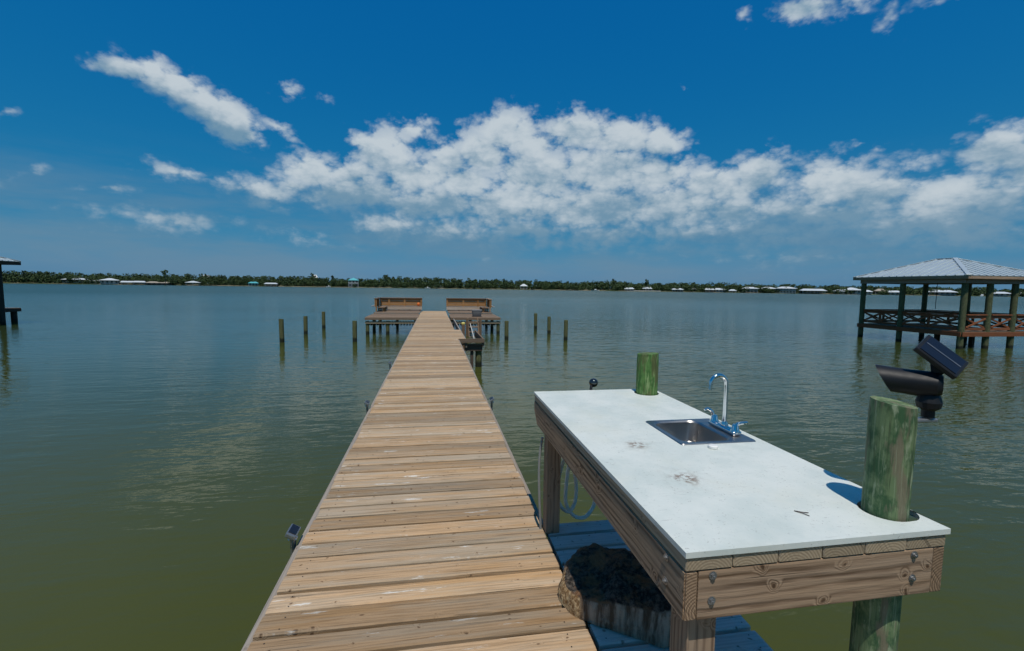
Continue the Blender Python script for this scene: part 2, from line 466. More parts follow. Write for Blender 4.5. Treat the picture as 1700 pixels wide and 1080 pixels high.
M = {}
M['deck'] = wood_mat('deck_boards', (.46, .305, .175), (.145, .088, .045), (.385, .33, .25), .68, knots=.85, bleach=.7, tint=.30, relief=.5, contrast=.36, streaks=1.9, pick_at=.88, spec=.08, warm=(.42, .25, .115))
M['shade_lifted_deck'] = wood_mat('shade_lifted_grey_boards', (.60, .58, .54), (.34, .32, .28), (.60, .60, .58), .8, knots=.7, tint=.10, relief=.35, contrast=.35)  # grey boards, colour made paler to brighten the shade under the table
M['rim'] = wood_mat('weathered_rim', (.34, .28, .22), (.16, .13, .10), (.33, .30, .27), .7, axis=1, knots=.3)
M['beam'] = wood_mat('treated_beam', (.37, .25, .155), (.09, .052, .03), (.29, .235, .185), .38, axis=1, freq=300, contrast=.85, knots=1.0, relief=.6)
M['beamx'] = wood_mat('treated_beam_crosswise', (.42, .285, .18), (.13, .075, .04), (.32, .26, .21), .35, axis=0, freq=260, contrast=.8, knots=1.0, relief=.5)
M['leg'] = wood_mat('treated_post', (.36, .25, .16), (.15, .09, .055), (.30, .25, .2), .4, axis=2, freq=330, contrast=.7, knots=.6)
M['board'] = wood_mat('under_boards', (.42, .33, .22), (.22, .16, .10), (.34, .31, .26), .5, axis=1, freq=420, contrast=.7, knots=.5)
M['far_plank'] = wood_mat('platform_boards', (.25, .165, .105), (.09, .058, .036), (.21, .175, .14), .6, knots=.5, tint=.32)
M['stain'] = wood_mat('stained_boards', (.42, .21, .075), (.22, .10, .04), (.36, .22, .11), .4, knots=.5, tint=.15)
M['dark_brown'] = wood_mat('dark_brown_wood', (.20, .13, .08), (.09, .055, .035), (.17, .13, .10), .5, axis=2, knots=.4)
M['pale_wood'] = wood_mat('pale_wood', (.50, .40, .31), (.28, .2, .14), (.46, .41, .36), .5, knots=.5)
M['redwood'] = wood_mat('red_rail_wood', (.26, .095, .042), (.12, .045, .022), (.20, .095, .06), .3, knots=.3)
M['dark_wood'] = wood_mat('dark_wood', (.10, .07, .05), (.05, .035, .025), (.10, .08, .07), .4, knots=.3)

def plain(name, col, rough=.5, metallic=0.0, spec=.5, var=.12, scale=30.0, bump=0.0):
    m, g = new_mat(name)
    n = g.noise(g.tc('Object'), scale, 5.0, .6)
    c = g.mix(n, tuple(q * (1 - var) for q in col), tuple(min(1, q * (1 + var)) for q in col))
    finish(g, c, g.lin(n, .2, .8, rough * .85, min(1, rough * 1.15)), g.bump(n, bump, .003) if bump else None, metallic, spec)
    return m
M['screw'] = plain('screw_head', (.05, .04, .035), .6, .6)
M['zinc'] = plain('zinc_bolt', (.30, .30, .30), .42, .85, bump=.2, scale=200)
M['chrome'] = plain('chrome', (.72, .74, .76), .09, 1.0, var=.03)
M['steel'] = plain('brushed_steel', (.42, .40, .38), .34, 1.0, var=.14, scale=14)
M['black'] = plain('black_plastic', (.010, .0105, .012), .5, 0, .35, .2, 60, .1)
M['panel'] = plain('solar_cells', (.010, .014, .026), .3, 0, .3, .1)
M['silver'] = plain('aluminium', (.34, .34, .33), .4, .8)
M['hose_grey'] = plain('grey_hose', (.72, .71, .64), .45, scale=12)
M['hose_pale'] = plain('pale_hose', (.66, .66, .55), .45, scale=12)
M['white'] = plain('white_plastic', (.78, .77, .72), .4, var=.06)
M['yellow'] = plain('yellow_cap', (.75, .62, .16), .5)
M['tub'] = plain('grey_plastic', (.20, .195, .19), .6, scale=6)
M['orange'] = plain('orange_plastic', (.75, .17, .03), .5)
M['ball'] = plain('dark_chrome', (.10, .11, .11), .15, .9)
M['pipe_grey'] = plain('grey_pipe', (.24, .25, .24), .5)
M['rope'] = plain('white_rope', (.6, .6, .56), .8)

def pile_mat(name, g1, g2, pale, brown, wet=0.12, brown_amt=.5):
    """preservative-green piling: vertical streaks, brown wear, dark slime at the waterline (world height)"""
    m, g = new_mat(name)
    co = g.tc('Object'); x, y, z = g.xyz(co)
    r = g.add('ShaderNodeObjectInfo').outputs['Random']
    seed = g.m('MULTIPLY', r, 40.0)
    st = g.noise(g.comb(g.m('MULTIPLY', x, 26.0), g.m('MULTIPLY', y, 26.0), g.m('MULTIPLY_ADD', z, 5.5, seed)), 1.0, 6.0, .6)
    bl = g.noise(g.comb(g.m('MULTIPLY', x, 17.0), g.m('MULTIPLY', y, 17.0), g.m('MULTIPLY_ADD', z, 11.0, seed)), 1.0, 6.0, .65)
    pl = g.noise(g.comb(g.m('MULTIPLY', x, 40.0), g.m('MULTIPLY', y, 40.0), g.m('MULTIPLY_ADD', z, 10.0, g.m('ADD', seed, 9.0))), 1.0, 5.0, .6)
    fib = g.noise(g.comb(g.m('MULTIPLY', x, 240.0), g.m('MULTIPLY', y, 240.0), g.m('MULTIPLY', z, 9.0)), 1.0, 3.0, .6)
    c = g.mix(g.step(bl, .40, .58), g1, g2)
    c = g.mix(g.m('MULTIPLY', g.step(pl, .53, .66), .7), c, pale)
    c = g.mix(g.m('MULTIPLY', g.step(st, .50, .60), brown_amt), c, brown)
    c = g.mix(g.m('MULTIPLY', g.step(fib, .56, .72), .4), c, tuple(q * .45 for q in g1))
    vs = g.noise(g.comb(g.m('MULTIPLY', x, 95.0), g.m('MULTIPLY', y, 95.0), g.m('MULTIPLY_ADD', z, 3.5, seed)), 1.0, 4.0, .65)
    c = g.mix(g.m('MULTIPLY', g.step(vs, .52, .66), .6), c, tuple(q * .35 for q in g2))
    c = g.mix(g.m('MULTIPLY', g.step(vs, .46, .34), .4), c, pale)
    crack = g.noise(g.comb(g.m('MULTIPLY', x, 60.0), g.m('MULTIPLY', y, 60.0), g.m('MULTIPLY_ADD', z, .8, seed)), 1.0, 1.0, .5)
    cm = g.step(crack, .70, .715)
    c = g.mix(cm, c, (.02, .022, .015))
    wz = g.xyz(g.add('ShaderNodeNewGeometry').outputs['Position'])[2]
    slime = g.step(g.m('ADD', wz, g.m('MULTIPLY', g.m('SUBTRACT', bl, .5), .12)), wet + .07, wet - .04)
    c = g.mix(slime, c, (.018, .022, .013))
    h = g.m('ADD', g.m('MULTIPLY', fib, .5), g.m('MULTIPLY', st, 1.0)); h = g.m('SUBTRACT', h, g.m('MULTIPLY', cm, 1.5))
    finish(g, c, .8, g.bump(h, .55, .006), spec=.25)
    return m
M['pile_near'] = pile_mat('green_piling', (.045, .105, .045), (.15, .215, .10), (.40, .45, .29), (.20, .165, .11), brown_amt=.8)
M['pile_far'] = pile_mat('green_piling_bright', (.045, .13, .03), (.10, .21, .055), (.28, .37, .16), (.12, .09, .045), brown_amt=.6)
M['pile_water'] = pile_mat('mooring_piling', (.085, .10, .035), (.12, .12, .05), (.17, .18, .09), (.11, .085, .05), wet=.16)
M['pile_gaz'] = pile_mat('pavilion_piling', (.055, .075, .035), (.10, .115, .055), (.17, .19, .10), (.13, .10, .06), wet=.13, brown_amt=.4)

M['dark_pile'] = pile_mat('dark_piling', (.03, .032, .026), (.05, .045, .035), (.07, .07, .05), (.06, .045, .03), wet=.13)

# white laminate table top, scuffed; two rust-brown marks
m, g = new_mat('white_laminate'); co = g.tc('Object'); x, y, z = g.xyz(co)
n1 = g.noise(co, 5.0, 6.0, .65); n2 = g.noise(co, 120.0, 4.0, .7); n3 = g.noise(co, 26.0, 7.0, .72)
c = g.mix(g.step(n1, .35, .7), (.685, .71, .65), (.57, .62, .57))
c = g.mix(g.m('MULTIPLY', g.step(g.noise(co, 2.6, 5.0, .6), .52, .72), .35), c, (.62, .62, .50))
speck = g.m('MULTIPLY', g.step(n2, .58, .68), g.step(n3, .42, .62))
c = g.mix(g.m('MULTIPLY', speck, .7), c, (.22, .21, .18))
scr = g.noise(g.mapping(co, rot=(0, 0, .5), scale=(6, 90, 1)), 1.0, 3.0, .6)
c = g.mix(g.m('MULTIPLY', g.step(scr, .66, .73), .35), c, (.3, .3, .28))
for sx, sy, rr in ((.872, 1.824, .045), (.893, 1.465, .05)):
    dd = g.vm('DISTANCE', g.comb(x, y, 0.0), (sx, sy, 0.0))
    mk = g.m('MULTIPLY', g.step(dd, rr * 1.5, rr * .2), g.step(g.noise(co, 42.0, 5.0, .7), .45, .56))
    c = g.mix(g.m('MULTIPLY', mk, .92), c, (.16, .075, .035))
    halo = g.m('MULTIPLY', g.step(dd, rr * 3.2, rr * .4), g.step(n3, .42, .68))
    c = g.mix(g.m('MULTIPLY', halo, .3), c, (.36, .34, .27))
finish(g, c, g.lin(n3, .3, .7, .42, .62), g.bump(n3, .06, .002), spec=.35)
M['laminate'] = m

# charred driftwood / stump: black mossy crown, streaked grey bark, tan broken end
m, g = new_mat('old_stump'); co = g.tc('Object'); x, y, z = g.xyz(co)
n1 = g.noise(co, 9.0, 7.0, .65); n2 = g.noise(co, 45.0, 6.0, .7)
streak = g.noise(g.comb(g.m('MULTIPLY', x, 34.0), g.m('MULTIPLY', y, 34.0), g.m('MULTIPLY', z, 3.0)), 1.0, 5.0, .6)
bark = g.mix(g.step(streak, .38, .64), (.11, .075, .048), (.40, .33, .25))
bark = g.mix(g.m('MULTIPLY', g.step(n1, .5, .65), .5), bark, (.14, .075, .04))
top = g.mix(g.step(n2, .4, .7), (.020, .018, .016), (.15, .125, .10))
top = g.mix(g.m('MULTIPLY', g.step(n1, .46, .60), .8), top, (.24, .125, .06))
at = g.add('ShaderNodeAttribute', attribute_name='zone'); za, zb, zc = g.xyz(at.outputs['Vector'])
f = g.step(g.m('ADD', za, g.m('MULTIPLY', g.m('SUBTRACT', n1, .5), .7)), .38, .62)
c = g.mix(f, bark, top)
tan = g.mix(g.step(n2, .38, .66), (.16, .085, .035), (.50, .36, .20))
c = g.mix(g.step(g.m('ADD', zb, g.m('MULTIPLY', g.m('SUBTRACT', n1, .5), .6)), .4, .6), c, tan)
finish(g, c, .92, g.bump(g.m('ADD', n2, g.m('MULTIPLY', streak, 1.2)), .9, .012), spec=.15)
M['stump'] = m

# water: shallow olive bay, small ripples
m, g = new_mat('bay_water')
pos = g.add('ShaderNodeNewGeometry').outputs['Position']
px, py, pz = g.xyz(pos)
dist = g.vm('LENGTH', pos)
wv = g.comb(px, py, 0.0)
rip = g.noise(g.mapping(wv, rot=(0, 0, .22), scale=(.55, 1.7, 1)), 1.0, 3.0, .55, .4)
rip2 = g.noise(g.mapping(wv, rot=(0, 0, -.15), scale=(2.2, 5.5, 1)), 1.0, 2.0, .5, .3)
rip3 = g.noise(g.mapping(wv, rot=(0, 0, .1), scale=(9, 16, 1)), 1.0, 2.0, .5)
gust = g.noise(g.mapping(wv, rot=(0, 0, .1), scale=(.02, .06, 1)), 1.0, 4.0, .6)
gustf = g.lin(gust, .35, .65, .55, 1.35)
right = g.lin(px, -8.0, 9.0, .62, 1.45)
near_calm = g.lin(dist, 2.0, 14.0, .75, 1.05)
h = g.m('ADD', g.m('MULTIPLY', rip, .030), g.m('MULTIPLY', rip2, .0135))
h = g.m('ADD', h, g.m('MULTIPLY', rip3, .0030))
h = g.m('MULTIPLY', h, g.lin(dist, 20.0, 160.0, 1.0, 3.2))
h = g.m('MULTIPLY', h, g.m('MULTIPLY', gustf, g.m('MULTIPLY', right, near_calm)))
sand = g.noise(g.mapping(wv, scale=(.09, .05, 1)), 1.0, 4.0, .55)
shal = g.lin(dist, 2.0, 40.0)
c = g.mix(g.step(sand, .35, .68), WATER_A, WATER_B)
c = g.mix(shal, c, WATER_DEEP)
p = finish(g, c, g.lin(dist, 10.0, 140.0, WATER_ROUGH, .27), g.bump(h, 1.0, 1.0), spec=.5, ior=1.333)
M['water'] = m

# far shore
m, g = new_mat('woodland_leaves')
co = g.add('ShaderNodeNewGeometry').outputs['Position']
n = g.noise(co, .16, 4.0, .6); n2 = g.noise(co, 1.4, 3.0, .6)
c = g.mix(g.step(n, .36, .62), (.036, .066, .030), (.060, .092, .034))
c = g.mix(g.m('MULTIPLY', g.step(n2, .45, .7), .5), c, (.075, .10, .032))
finish(g, c, .85, None, spec=.2); M['leaf'] = m
m, g = new_mat('shore_ground'); co = g.add('ShaderNodeNewGeometry').outputs['Position']
n = g.noise(co, .05, 6.0, .65)
finish(g, g.mix(g.step(n, .42, .6), (.055, .075, .028), (.20, .175, .12)), .95, None, spec=.1); M['shore'] = m
M['trunk'] = plain('trunk_bark', (.10, .075, .055), .9)
M['roof_white'] = plain('white_metal_roof', (.58, .61, .62), .45, var=.05, scale=.8)
M['roof_teal'] = plain('teal_metal_roof', (.10, .42, .45), .5, var=.08, scale=.8)
M['roof_tan'] = plain('tan_shingles', (.36, .31, .25), .85, var=.15, scale=2)
M['wall_white'] = plain('white_siding', (.52, .52, .50), .7, var=.06, scale=.7)
M['wall_grey'] = plain('grey_siding', (.30, .31, .31), .75, var=.08, scale=.7)
M['wall_pink'] = plain('pale_pink_siding', (.62, .50, .46), .75, var=.06, scale=.7)
M['wall_teal'] = plain('teal_siding', (.11, .32, .36), .75, var=.06, scale=.7)
M['wall_tan'] = plain('tan_siding', (.50, .36, .24), .75, var=.08, scale=.7)
M['pane'] = plain('dark_pane', (.035, .045, .055), .15, 0, .6, .2, 1)
M['stilt'] = plain('grey_stilt', (.22, .19, .16), .85)
M['hull'] = plain('white_hull', (.75, .75, .73), .35, var=.04)
# ribbed galvanised roof
m, g = new_mat('galvanised_roof'); co = g.tc('Object')
n = g.noise(co, 1.2, 5.0, .6)
finish(g, g.mix(n, (.42, .49, .51), (.58, .64, .65)), .42, None, .35, .5); M['galv'] = m

# ------------------------------------------------------------------ water, shore
wm = pyd('water', [(-4000, -300, 0), (4000, -300, 0), (4000, 5000, 0), (-4000, 5000, 0)], [(0, 1, 2, 3)])
wo_ = obj('water', wm, M['water']); setp(wo_, 'olive green shallow bay water with small ripples', None, None, 'structure')

SHORE=[ (-438.8,411.0),(-405.8,413.8),(-370.6,416.3),(-333.3,418.4),(-299.8,428.7),(-262.2,438.2),(-220.5,447.1),(-173.6,452.6),(-122.6,454.9),(-68.9,456.6),(-12.2,457.9),(45.9,446.1),(102.7,431.0),(158.1,416.1),(212.2,401.5),(262.9,384.1),(311.3,367.1),(357.5,350.5),(404.8,337.0),(454.4,326.5),(503.6,316.1),(557.4,308.6),(611.6,301.0),(666.2,293.3) ]
far_pts = [(x * 3.4, y * 3.4 + 400) for x, y in SHORE]
v = []; f = []
n = len(SHORE)
for (x, y), (fx, fy) in zip(SHORE, far_pts):
    L = math.hypot(x, y); ux, uy = x / L, y / L
    j = rnd.uniform(-1.5, 1.5)
    v += [(x + ux * (j - 1), y + uy * (j - 1), -.4), (x + ux * (j + 2), y + uy * (j + 2), .35), (x + ux * 25, y + uy * 25, 1.1), (fx, fy, 2.5)]
for i in range(n - 1):
    for k in range(3):
        a = i * 4 + k; f.append((a, a + 4, a + 5, a + 1))
sh = obj('far_shore', pyd('far_shore', v, f), M['shore']); setp(sh, 'low grassy far shore across the bay', None, None, 'structure')

SKYL = [ (-0.673,10.2),(-0.636,11.3),(-0.590,10.5),(-0.554,10.0),(-0.458,11.2),(-0.347,10.7),(-0.241,11.2),(-0.196,8.6),(-0.138,9.1),(-0.101,12.4),(-0.027,11.8),(0.102,10.7),(0.208,10.1),(0.312,9.5),(0.388,11.7),(0.426,8.9),(0.544,9.6),(0.653,9.1),(0.751,8.6),(0.837,8.1),(0.948,8.1),(1.010,7.2) ]
def skyline(az):
    return float(np.interp(az, [a for a, _ in SKYL], [h for _, h in SKYL]))
def shore_at(az):
    pts = [(math.atan2(x, y), math.hypot(x, y)) for x, y in SHORE]
    return float(np.interp(az, [p[0] for p in pts], [p[1] for p in pts]))

nr = np.random.default_rng(5)
def leaf_cloud(cx, cy, z0, h, r, nq, size, pine=False):
    """leaf-clump quads spread through a crown, uneven lobes"""
    lobes = [(nr.normal(0, .42) * r, nr.normal(0, .42) * r, z0 + h * nr.uniform(.3, .86), r * nr.uniform(.42, .75)) for _ in range(6)]
    k = nr.integers(0, 6, nq)
    L = np.array(lobes)[k]
    dirs = nr.normal(size=(nq, 3)); dirs /= np.linalg.norm(dirs, axis=1)[:, None]
    rad = L[:, 3] * nr.uniform(.6, 1.0, nq)
    c = np.stack([cx + L[:, 0] + dirs[:, 0] * rad, cy + L[:, 1] + dirs[:, 1] * rad, L[:, 2] + dirs[:, 2] * rad * .8], 1)
    low = nr.random(nq) < .25
    c[low, 2] = z0 + h * nr.uniform(.05, .5, low.sum())
    c[:, 2] = np.minimum(c[:, 2], z0 + h)
    a = nr.normal(size=(nq, 3)); a /= np.linalg.norm(a, axis=1)[:, None]
    b = np.cross(a, nr.normal(size=(nq, 3))); b /= np.linalg.norm(b, axis=1)[:, None]
    s = (size * nr.uniform(.6, 1.3, nq))[:, None]
    return np.stack([c - a * s - b * s * .6, c + a * s * .8 - b * s, c + a * s + b * s * .7, c - a * s * .7 + b * s], 1)

# the wood along the far shore: one mass of trees
quads = []; tr_v = []; tr_f = []
az = -1.02
CLEAR = []
while az < 1.22:
    base = shore_at(az)
    for row, off in enumerate((5, 12, 21, 33, 48)):
        a2 = az + nr.uniform(-.006, .006); dd = base + off + nr.uniform(-3, 3)
        hh = skyline(a2) * (1 + off / 700.) * nr.uniform(.80, 1.03) * (.62, .80, .93, 1.0, 1.0)[row]
        x, y = math.sin(a2) * dd, math.cos(a2) * dd
        r = nr.uniform(2.6, 4.4)
        quads.append(leaf_cloud(x, y, .6, hh - .6, r, 300, .40))
        b0 = len(tr_v)
        for zz, rr in ((.2, .22), (hh * .75, .08)):
            for q in range(4): tr_v.append((x + rr * math.cos(q * PI / 2), y + rr * math.sin(q * PI / 2), zz))
        for q in range(4): tr_f.append((b0 + q, b0 + (q + 1) % 4, b0 + 4 + (q + 1) % 4, b0 + 4 + q))
    az += 5.2 / base
Q = np.concatenate(quads).reshape(-1, 3)
nq = len(Q) // 4
verts = np.concatenate([Q, np.array(tr_v)])
faces = np.concatenate([np.arange(nq * 4).reshape(-1, 4), np.array(tr_f) + nq * 4])
me = bpy.data.meshes.new('woodland')
me.vertices.add(len(verts)); me.vertices.foreach_set('co', verts.astype(np.float32).ravel())
me.loops.add(faces.size); me.loops.foreach_set('vertex_index', faces.astype(np.int32).ravel())
me.polygons.add(len(faces)); me.polygons.foreach_set('loop_start', np.arange(0, faces.size, 4, dtype=np.int32))
me.materials.append(M['leaf']); me.materials.append(M['trunk'])
mi = np.zeros(len(faces), np.int32); mi[nq:] = 1
me.polygons.foreach_set('material_index', mi)
me.update(); me.validate()
wd = obj('woodland', me); setp(wd, 'continuous dark green wood lining the far shore', None, None, 'stuff')

def far_tree(px_az, dd, h, label):
    x, y = math.sin(px_az) * dd, math.cos(px_az) * dd
    t = thing('pine_tree', label, 'tree', (x, y, .8), 0, 'tall trees standing above the far wood')
    obj('trunk', tube([(0, 0, 0), (.1, .1, h * .5), (.0, .15, h * .93)], [.28, .2, .06], 7), M['trunk'], t)
    Q = leaf_cloud(0, 0, h * .42, h * .58, h * .17, 150, .42)
    obj('crown', pyd('crown', [tuple(p) for p in Q.reshape(-1, 3)], [tuple(range(4 * i, 4 * i + 4)) for i in range(len(Q))]), M['leaf'], t)
far_tree(.388, 455, 12.0, 'tallest tree of the far wood right of the white pavilion on stilts')
far_tree(-.241, 490, 12.6, 'tall pine beside the white house top in the far wood')
far_tree(-.205, 480, 10.8, 'slim pine just left of the teal-roofed two-storey house')
far_tree(-.101, 486, 12.9, 'tall tree where the far wood rises right of the teal-roofed house')
far_tree(-.480, 470, 12.2, 'tall tree behind the tan-roofed low house on the left shore')
far_tree(.455, 440, 10.6, 'tall tree behind the low white house at the seawall')

# ------------------------------------------------------------------ houses on the far shore
def hip_roof(w, dp, z, h, ov, ridge=.4, th=.22, gable=False):
    x, y = w / 2 + ov, dp / 2 + ov; rx = x if gable else x * ridge
    v = [(-x, -y, z), (x, -y, z), (x, y, z), (-x, y, z), (-rx, 0, z + h), (rx, 0, z + h),
         (-x, -y, z - th), (x, -y, z - th), (x, y, z - th), (-x, y, z - th)]
    f = [(0, 1, 5, 4), (2, 3, 4, 5), (1, 2, 5), (3, 0, 4), (6, 7, 1, 0), (7, 8, 2, 1), (8, 9, 3, 2), (9, 6, 0, 3), (9, 8, 7, 6)]
    return pyd('roof', v, f)

POST = {}
def house(spec, label, wall='wall_white', roof='roof_white', storeys=1, base=.6, kind='house', ridge=.4, windows=3, name='shore_house', gable=False):
    X, Y, w, zt, zb = spec
    base = max(base, .05)
    az = math.atan2(X, Y)
    t = thing(name, label, {'shore_house': 'house', 'boathouse': 'boathouse', 'gazebo': 'gazebo'}[name], (X, Y, 0), -az * .75, 'buildings along the far shore')
    rh = (zt - max(zb, 0)) * (.36 if storeys == 1 else .26); eave = zt - rh; dp = w * .62
    w2 = w * .88
    obj('roof', hip_roof(w2, dp, eave, rh, w * .06, ridge, gable=gable), M[roof], t)
    if kind == 'house':
        front = -dp / 2
        wl = obj('wall', span(-w2 / 2 + .15, w2 / 2 - .15, front + 1.3, dp / 2 - .15, base, eave - .24, 0), M[wall], t)
        fl = (eave - base) / storeys
        if storeys > 1 or fl > 2.0:
            pass
        for s_ in range(storeys):
            z0 = base + s_ * fl
            for k in range(windows):
                cx = -w2 / 2 + w2 * (k + .5) / windows
                ww = min(1.5, w2 / windows * .42); hh = min(1.5, fl * .5)
                obj('window', span(cx - ww / 2, cx + ww / 2, front + 1.22, front + 1.30, z0 + fl * .28, z0 + fl * .28 + hh, 0), M['pane'], t)
            if s_ > 0 or base > 1.0:
                obj('balcony', span(-w2 / 2, w2 / 2, front - .02, front + 1.3, z0 - .15, z0 + .02, 0), M['roof_white'], t)
                obj('railing', span(-w2 / 2, w2 / 2, front, front + .06, z0 + .55, z0 + .95, 0), M['wall_white'], t)
        for k in range(windows + 1):
            cx = -w2 / 2 + .15 + (w2 - .3) * k / windows
            obj('porch_post', span(cx - .09, cx + .09, front + .02, front + .2, .05, eave - .23, 0), M['wall_white'], t)
    else:
        nx = 3 if w < 12 else 4
        for k in range(nx):
            cx = -w2 / 2 + .2 + (w2 - .4) * k / (nx - 1)
            for sy in (-1, 1):
                obj('post', span(cx - .12, cx + .12, sy * dp / 2 - sy * .3 - .12, sy * dp / 2 - sy * .3 + .12, -.6, eave - .23, 0), M['wall_white' if roof == 'roof_white' else 'stilt'], t)
        obj('deck', span(-w2 / 2 - .3, w2 / 2 + .3, -dp / 2 - .3, dp / 2 + .3, .55, .75, 0), M['stilt'], t)
        obj('railing', span(-w2 / 2, w2 / 2, -dp / 2 - .05, -dp / 2 + .03, 1.35, 1.5, 0), M['wall_white'], t)
    return t

HOUSES=[
(-296.2,440.5,17.2,5.17,1.38),
(-281.4,438.9,7.1,3.87,1.33),
(-271.0,440.1,13.3,5.33,0.73),
(-255.9,437.1,9.7,3.23,0.17),
(-248.2,438.9,8.7,3.37,0.29),
(-237.5,448.7,20.1,3.12,-0.06),
(-209.9,445.5,11.2,4.04,0.32),
(-231.1,516.8,9.3,10.69,6.98),
(-165.1,458.5,8.9,4.33,0.42),
(-147.8,451.6,11.1,3.42,0.65),
(-125.7,519.0,5.8,12.62,10.04),
(-76.7,460.6,10.5,9.19,0.48),
(-97.4,455.8,2.8,1.92,0.78),
(-6.4,455.0,4.7,0.25,-0.93),
(84.3,429.6,7.5,5.57,-0.19),
(100.3,444.1,3.6,5.27,2.88),
(125.0,435.5,3.6,3.82,2.04),
(148.8,414.4,8.6,0.16,-0.98),
(183.8,413.4,9.2,3.47,-0.57),
(201.1,410.9,9.2,4.29,-0.34),
(226.4,400.0,10.8,3.51,-0.48),
(242.6,400.1,6.3,3.72,0.28),
(252.9,389.8,8.4,3.90,-0.60),
(263.4,388.5,10.1,4.04,-0.46),
(268.8,378.6,6.6,3.05,-0.25),
(288.5,382.0,14.6,5.51,-0.64),
(304.9,378.6,14.0,5.74,-0.41),
(317.5,371.9,17.1,6.20,-0.16),
(331.7,356.3,19.3,4.53,-0.83),
(356.5,354.4,8.6,4.32,-0.53),
(367.8,352.7,15.1,6.09,-0.92),
(375.9,346.2,9.6,4.09,-0.71),
(393.2,347.9,9.2,5.36,-0.56),
(398.2,341.6,11.7,3.87,-0.39),
(440.8,334.7,19.7,4.98,-0.34),
(484.9,322.2,15.8,4.05,-1.21),
(506.2,320.8,6.9,3.78,-0.45),
]
SP = HOUSES
H = house
H(SP[0], 'long low white-roofed house, leftmost building on the far shore', windows=5, base=1.4)
H(SP[1], 'small white cottage just right of the leftmost long house', windows=2)
H(SP[2], 'white house with a steep peaked roof among the left shore houses', ridge=.12, windows=4)
H(SP[3], 'white flat-topped boathouse right of the peaked white house', kind='open', name='boathouse', ridge=.85)
H(SP[4], 'second white boathouse right of the peaked white house', kind='open', name='boathouse', ridge=.8)
H(SP[5], 'wide low tan-roofed house on the left part of the far shore', wall='wall_grey', roof='roof_tan', windows=5, ridge=.7)
H(SP[6], 'bright white pointed-roof gazebo over the water on the left', kind='open', name='gazebo', ridge=.1)
H((SP[7][0], SP[7][1], SP[7][2], SP[7][3], .6), 'pale house top rising above the wood behind the white gazebo', windows=3, storeys=3)
H(SP[8], 'low teal house at the water left of the white boathouse', wall='wall_teal', roof='roof_teal', windows=3)
H(SP[9], 'white-roofed boathouse just right of the low teal house', kind='open', name='boathouse', ridge=.75)
H((SP[10][0], SP[10][1], SP[10][2], SP[10][3], .6), 'narrow white house top poking out above the far wood', windows=2, storeys=3)
H(SP[11], 'two-storey pale pink house with a teal pyramid roof', wall='wall_pink', roof='roof_teal', storeys=2, ridge=.06, windows=3)
H(SP[14], 'white pavilion on stilts standing alone right of the right bench', kind='open', name='gazebo', ridge=.2)
H((SP[15][0], SP[15][1], SP[15][2], SP[15][3], .6), 'tiny white cottage roof just right of the lone white pavilion', windows=2, ridge=.1)
H((SP[16][0], SP[16][1], SP[16][2], SP[16][3], .6), 'tiny white cottage half hidden in the wood above the right pilings', windows=2)
H(SP[18], 'white low house at the left end of the pale seawall', windows=3, ridge=.8)
H(SP[19], 'brown-walled house with a pale roof above the seawall', wall='wall_tan', windows=3, ridge=.7)
H(SP[20], 'grey house with a white rounded hip roof right of the seawall', wall='wall_grey', windows=4, ridge=.5)
H(SP[21], 'small grey house between the seawall houses and the white row', wall='wall_grey', windows=2)
H(SP[22], 'first white boathouse of the row right of the seawall', kind='open', name='boathouse', ridge=.8)
H(SP[23], 'white long-roofed house next to the first white boathouse', windows=3, ridge=.85)
H(SP[24], 'small open white boathouse left of the two-storey houses', kind='open', name='boathouse', ridge=.4)
H(SP[25], 'pale two-storey house, leftmost of the three big white ones', storeys=2, windows=4, wall='wall_grey')
H(SP[26], 'white two-storey house, middle of the three big white ones', storeys=2, windows=5, ridge=.3)
H(SP[27], 'wide white two-storey house, rightmost of the three big ones', storeys=2, windows=6, ridge=.35)
H(SP[28], 'wide white-roofed boathouse standing apart left of the near pavilion', kind='open', name='boathouse', ridge=.75)
H(SP[29], 'small white house left of the big peaked house near the pavilion', windows=2)
H(SP[30], 'large white house with a peaked roof just left of the near pavilion', windows=4, ridge=.12)
H(SP[31], 'white house seen just behind the first pavilion post', windows=3)
H(SP[32], 'tan house seen between the first and second pavilion posts', wall='wall_tan', roof='roof_tan', windows=3)
H(SP[33], 'white-roofed house seen just left of the middle pavilion post', windows=3, ridge=.7)
H(SP[34], 'wide pale-roofed house seen through the middle of the pavilion', windows=5, wall='wall_grey', ridge=.6)
H(SP[35], 'white-roofed house seen between the right pavilion posts', windows=4, ridge=.5)
H(SP[36], 'small white house at the right edge of the picture', windows=2)

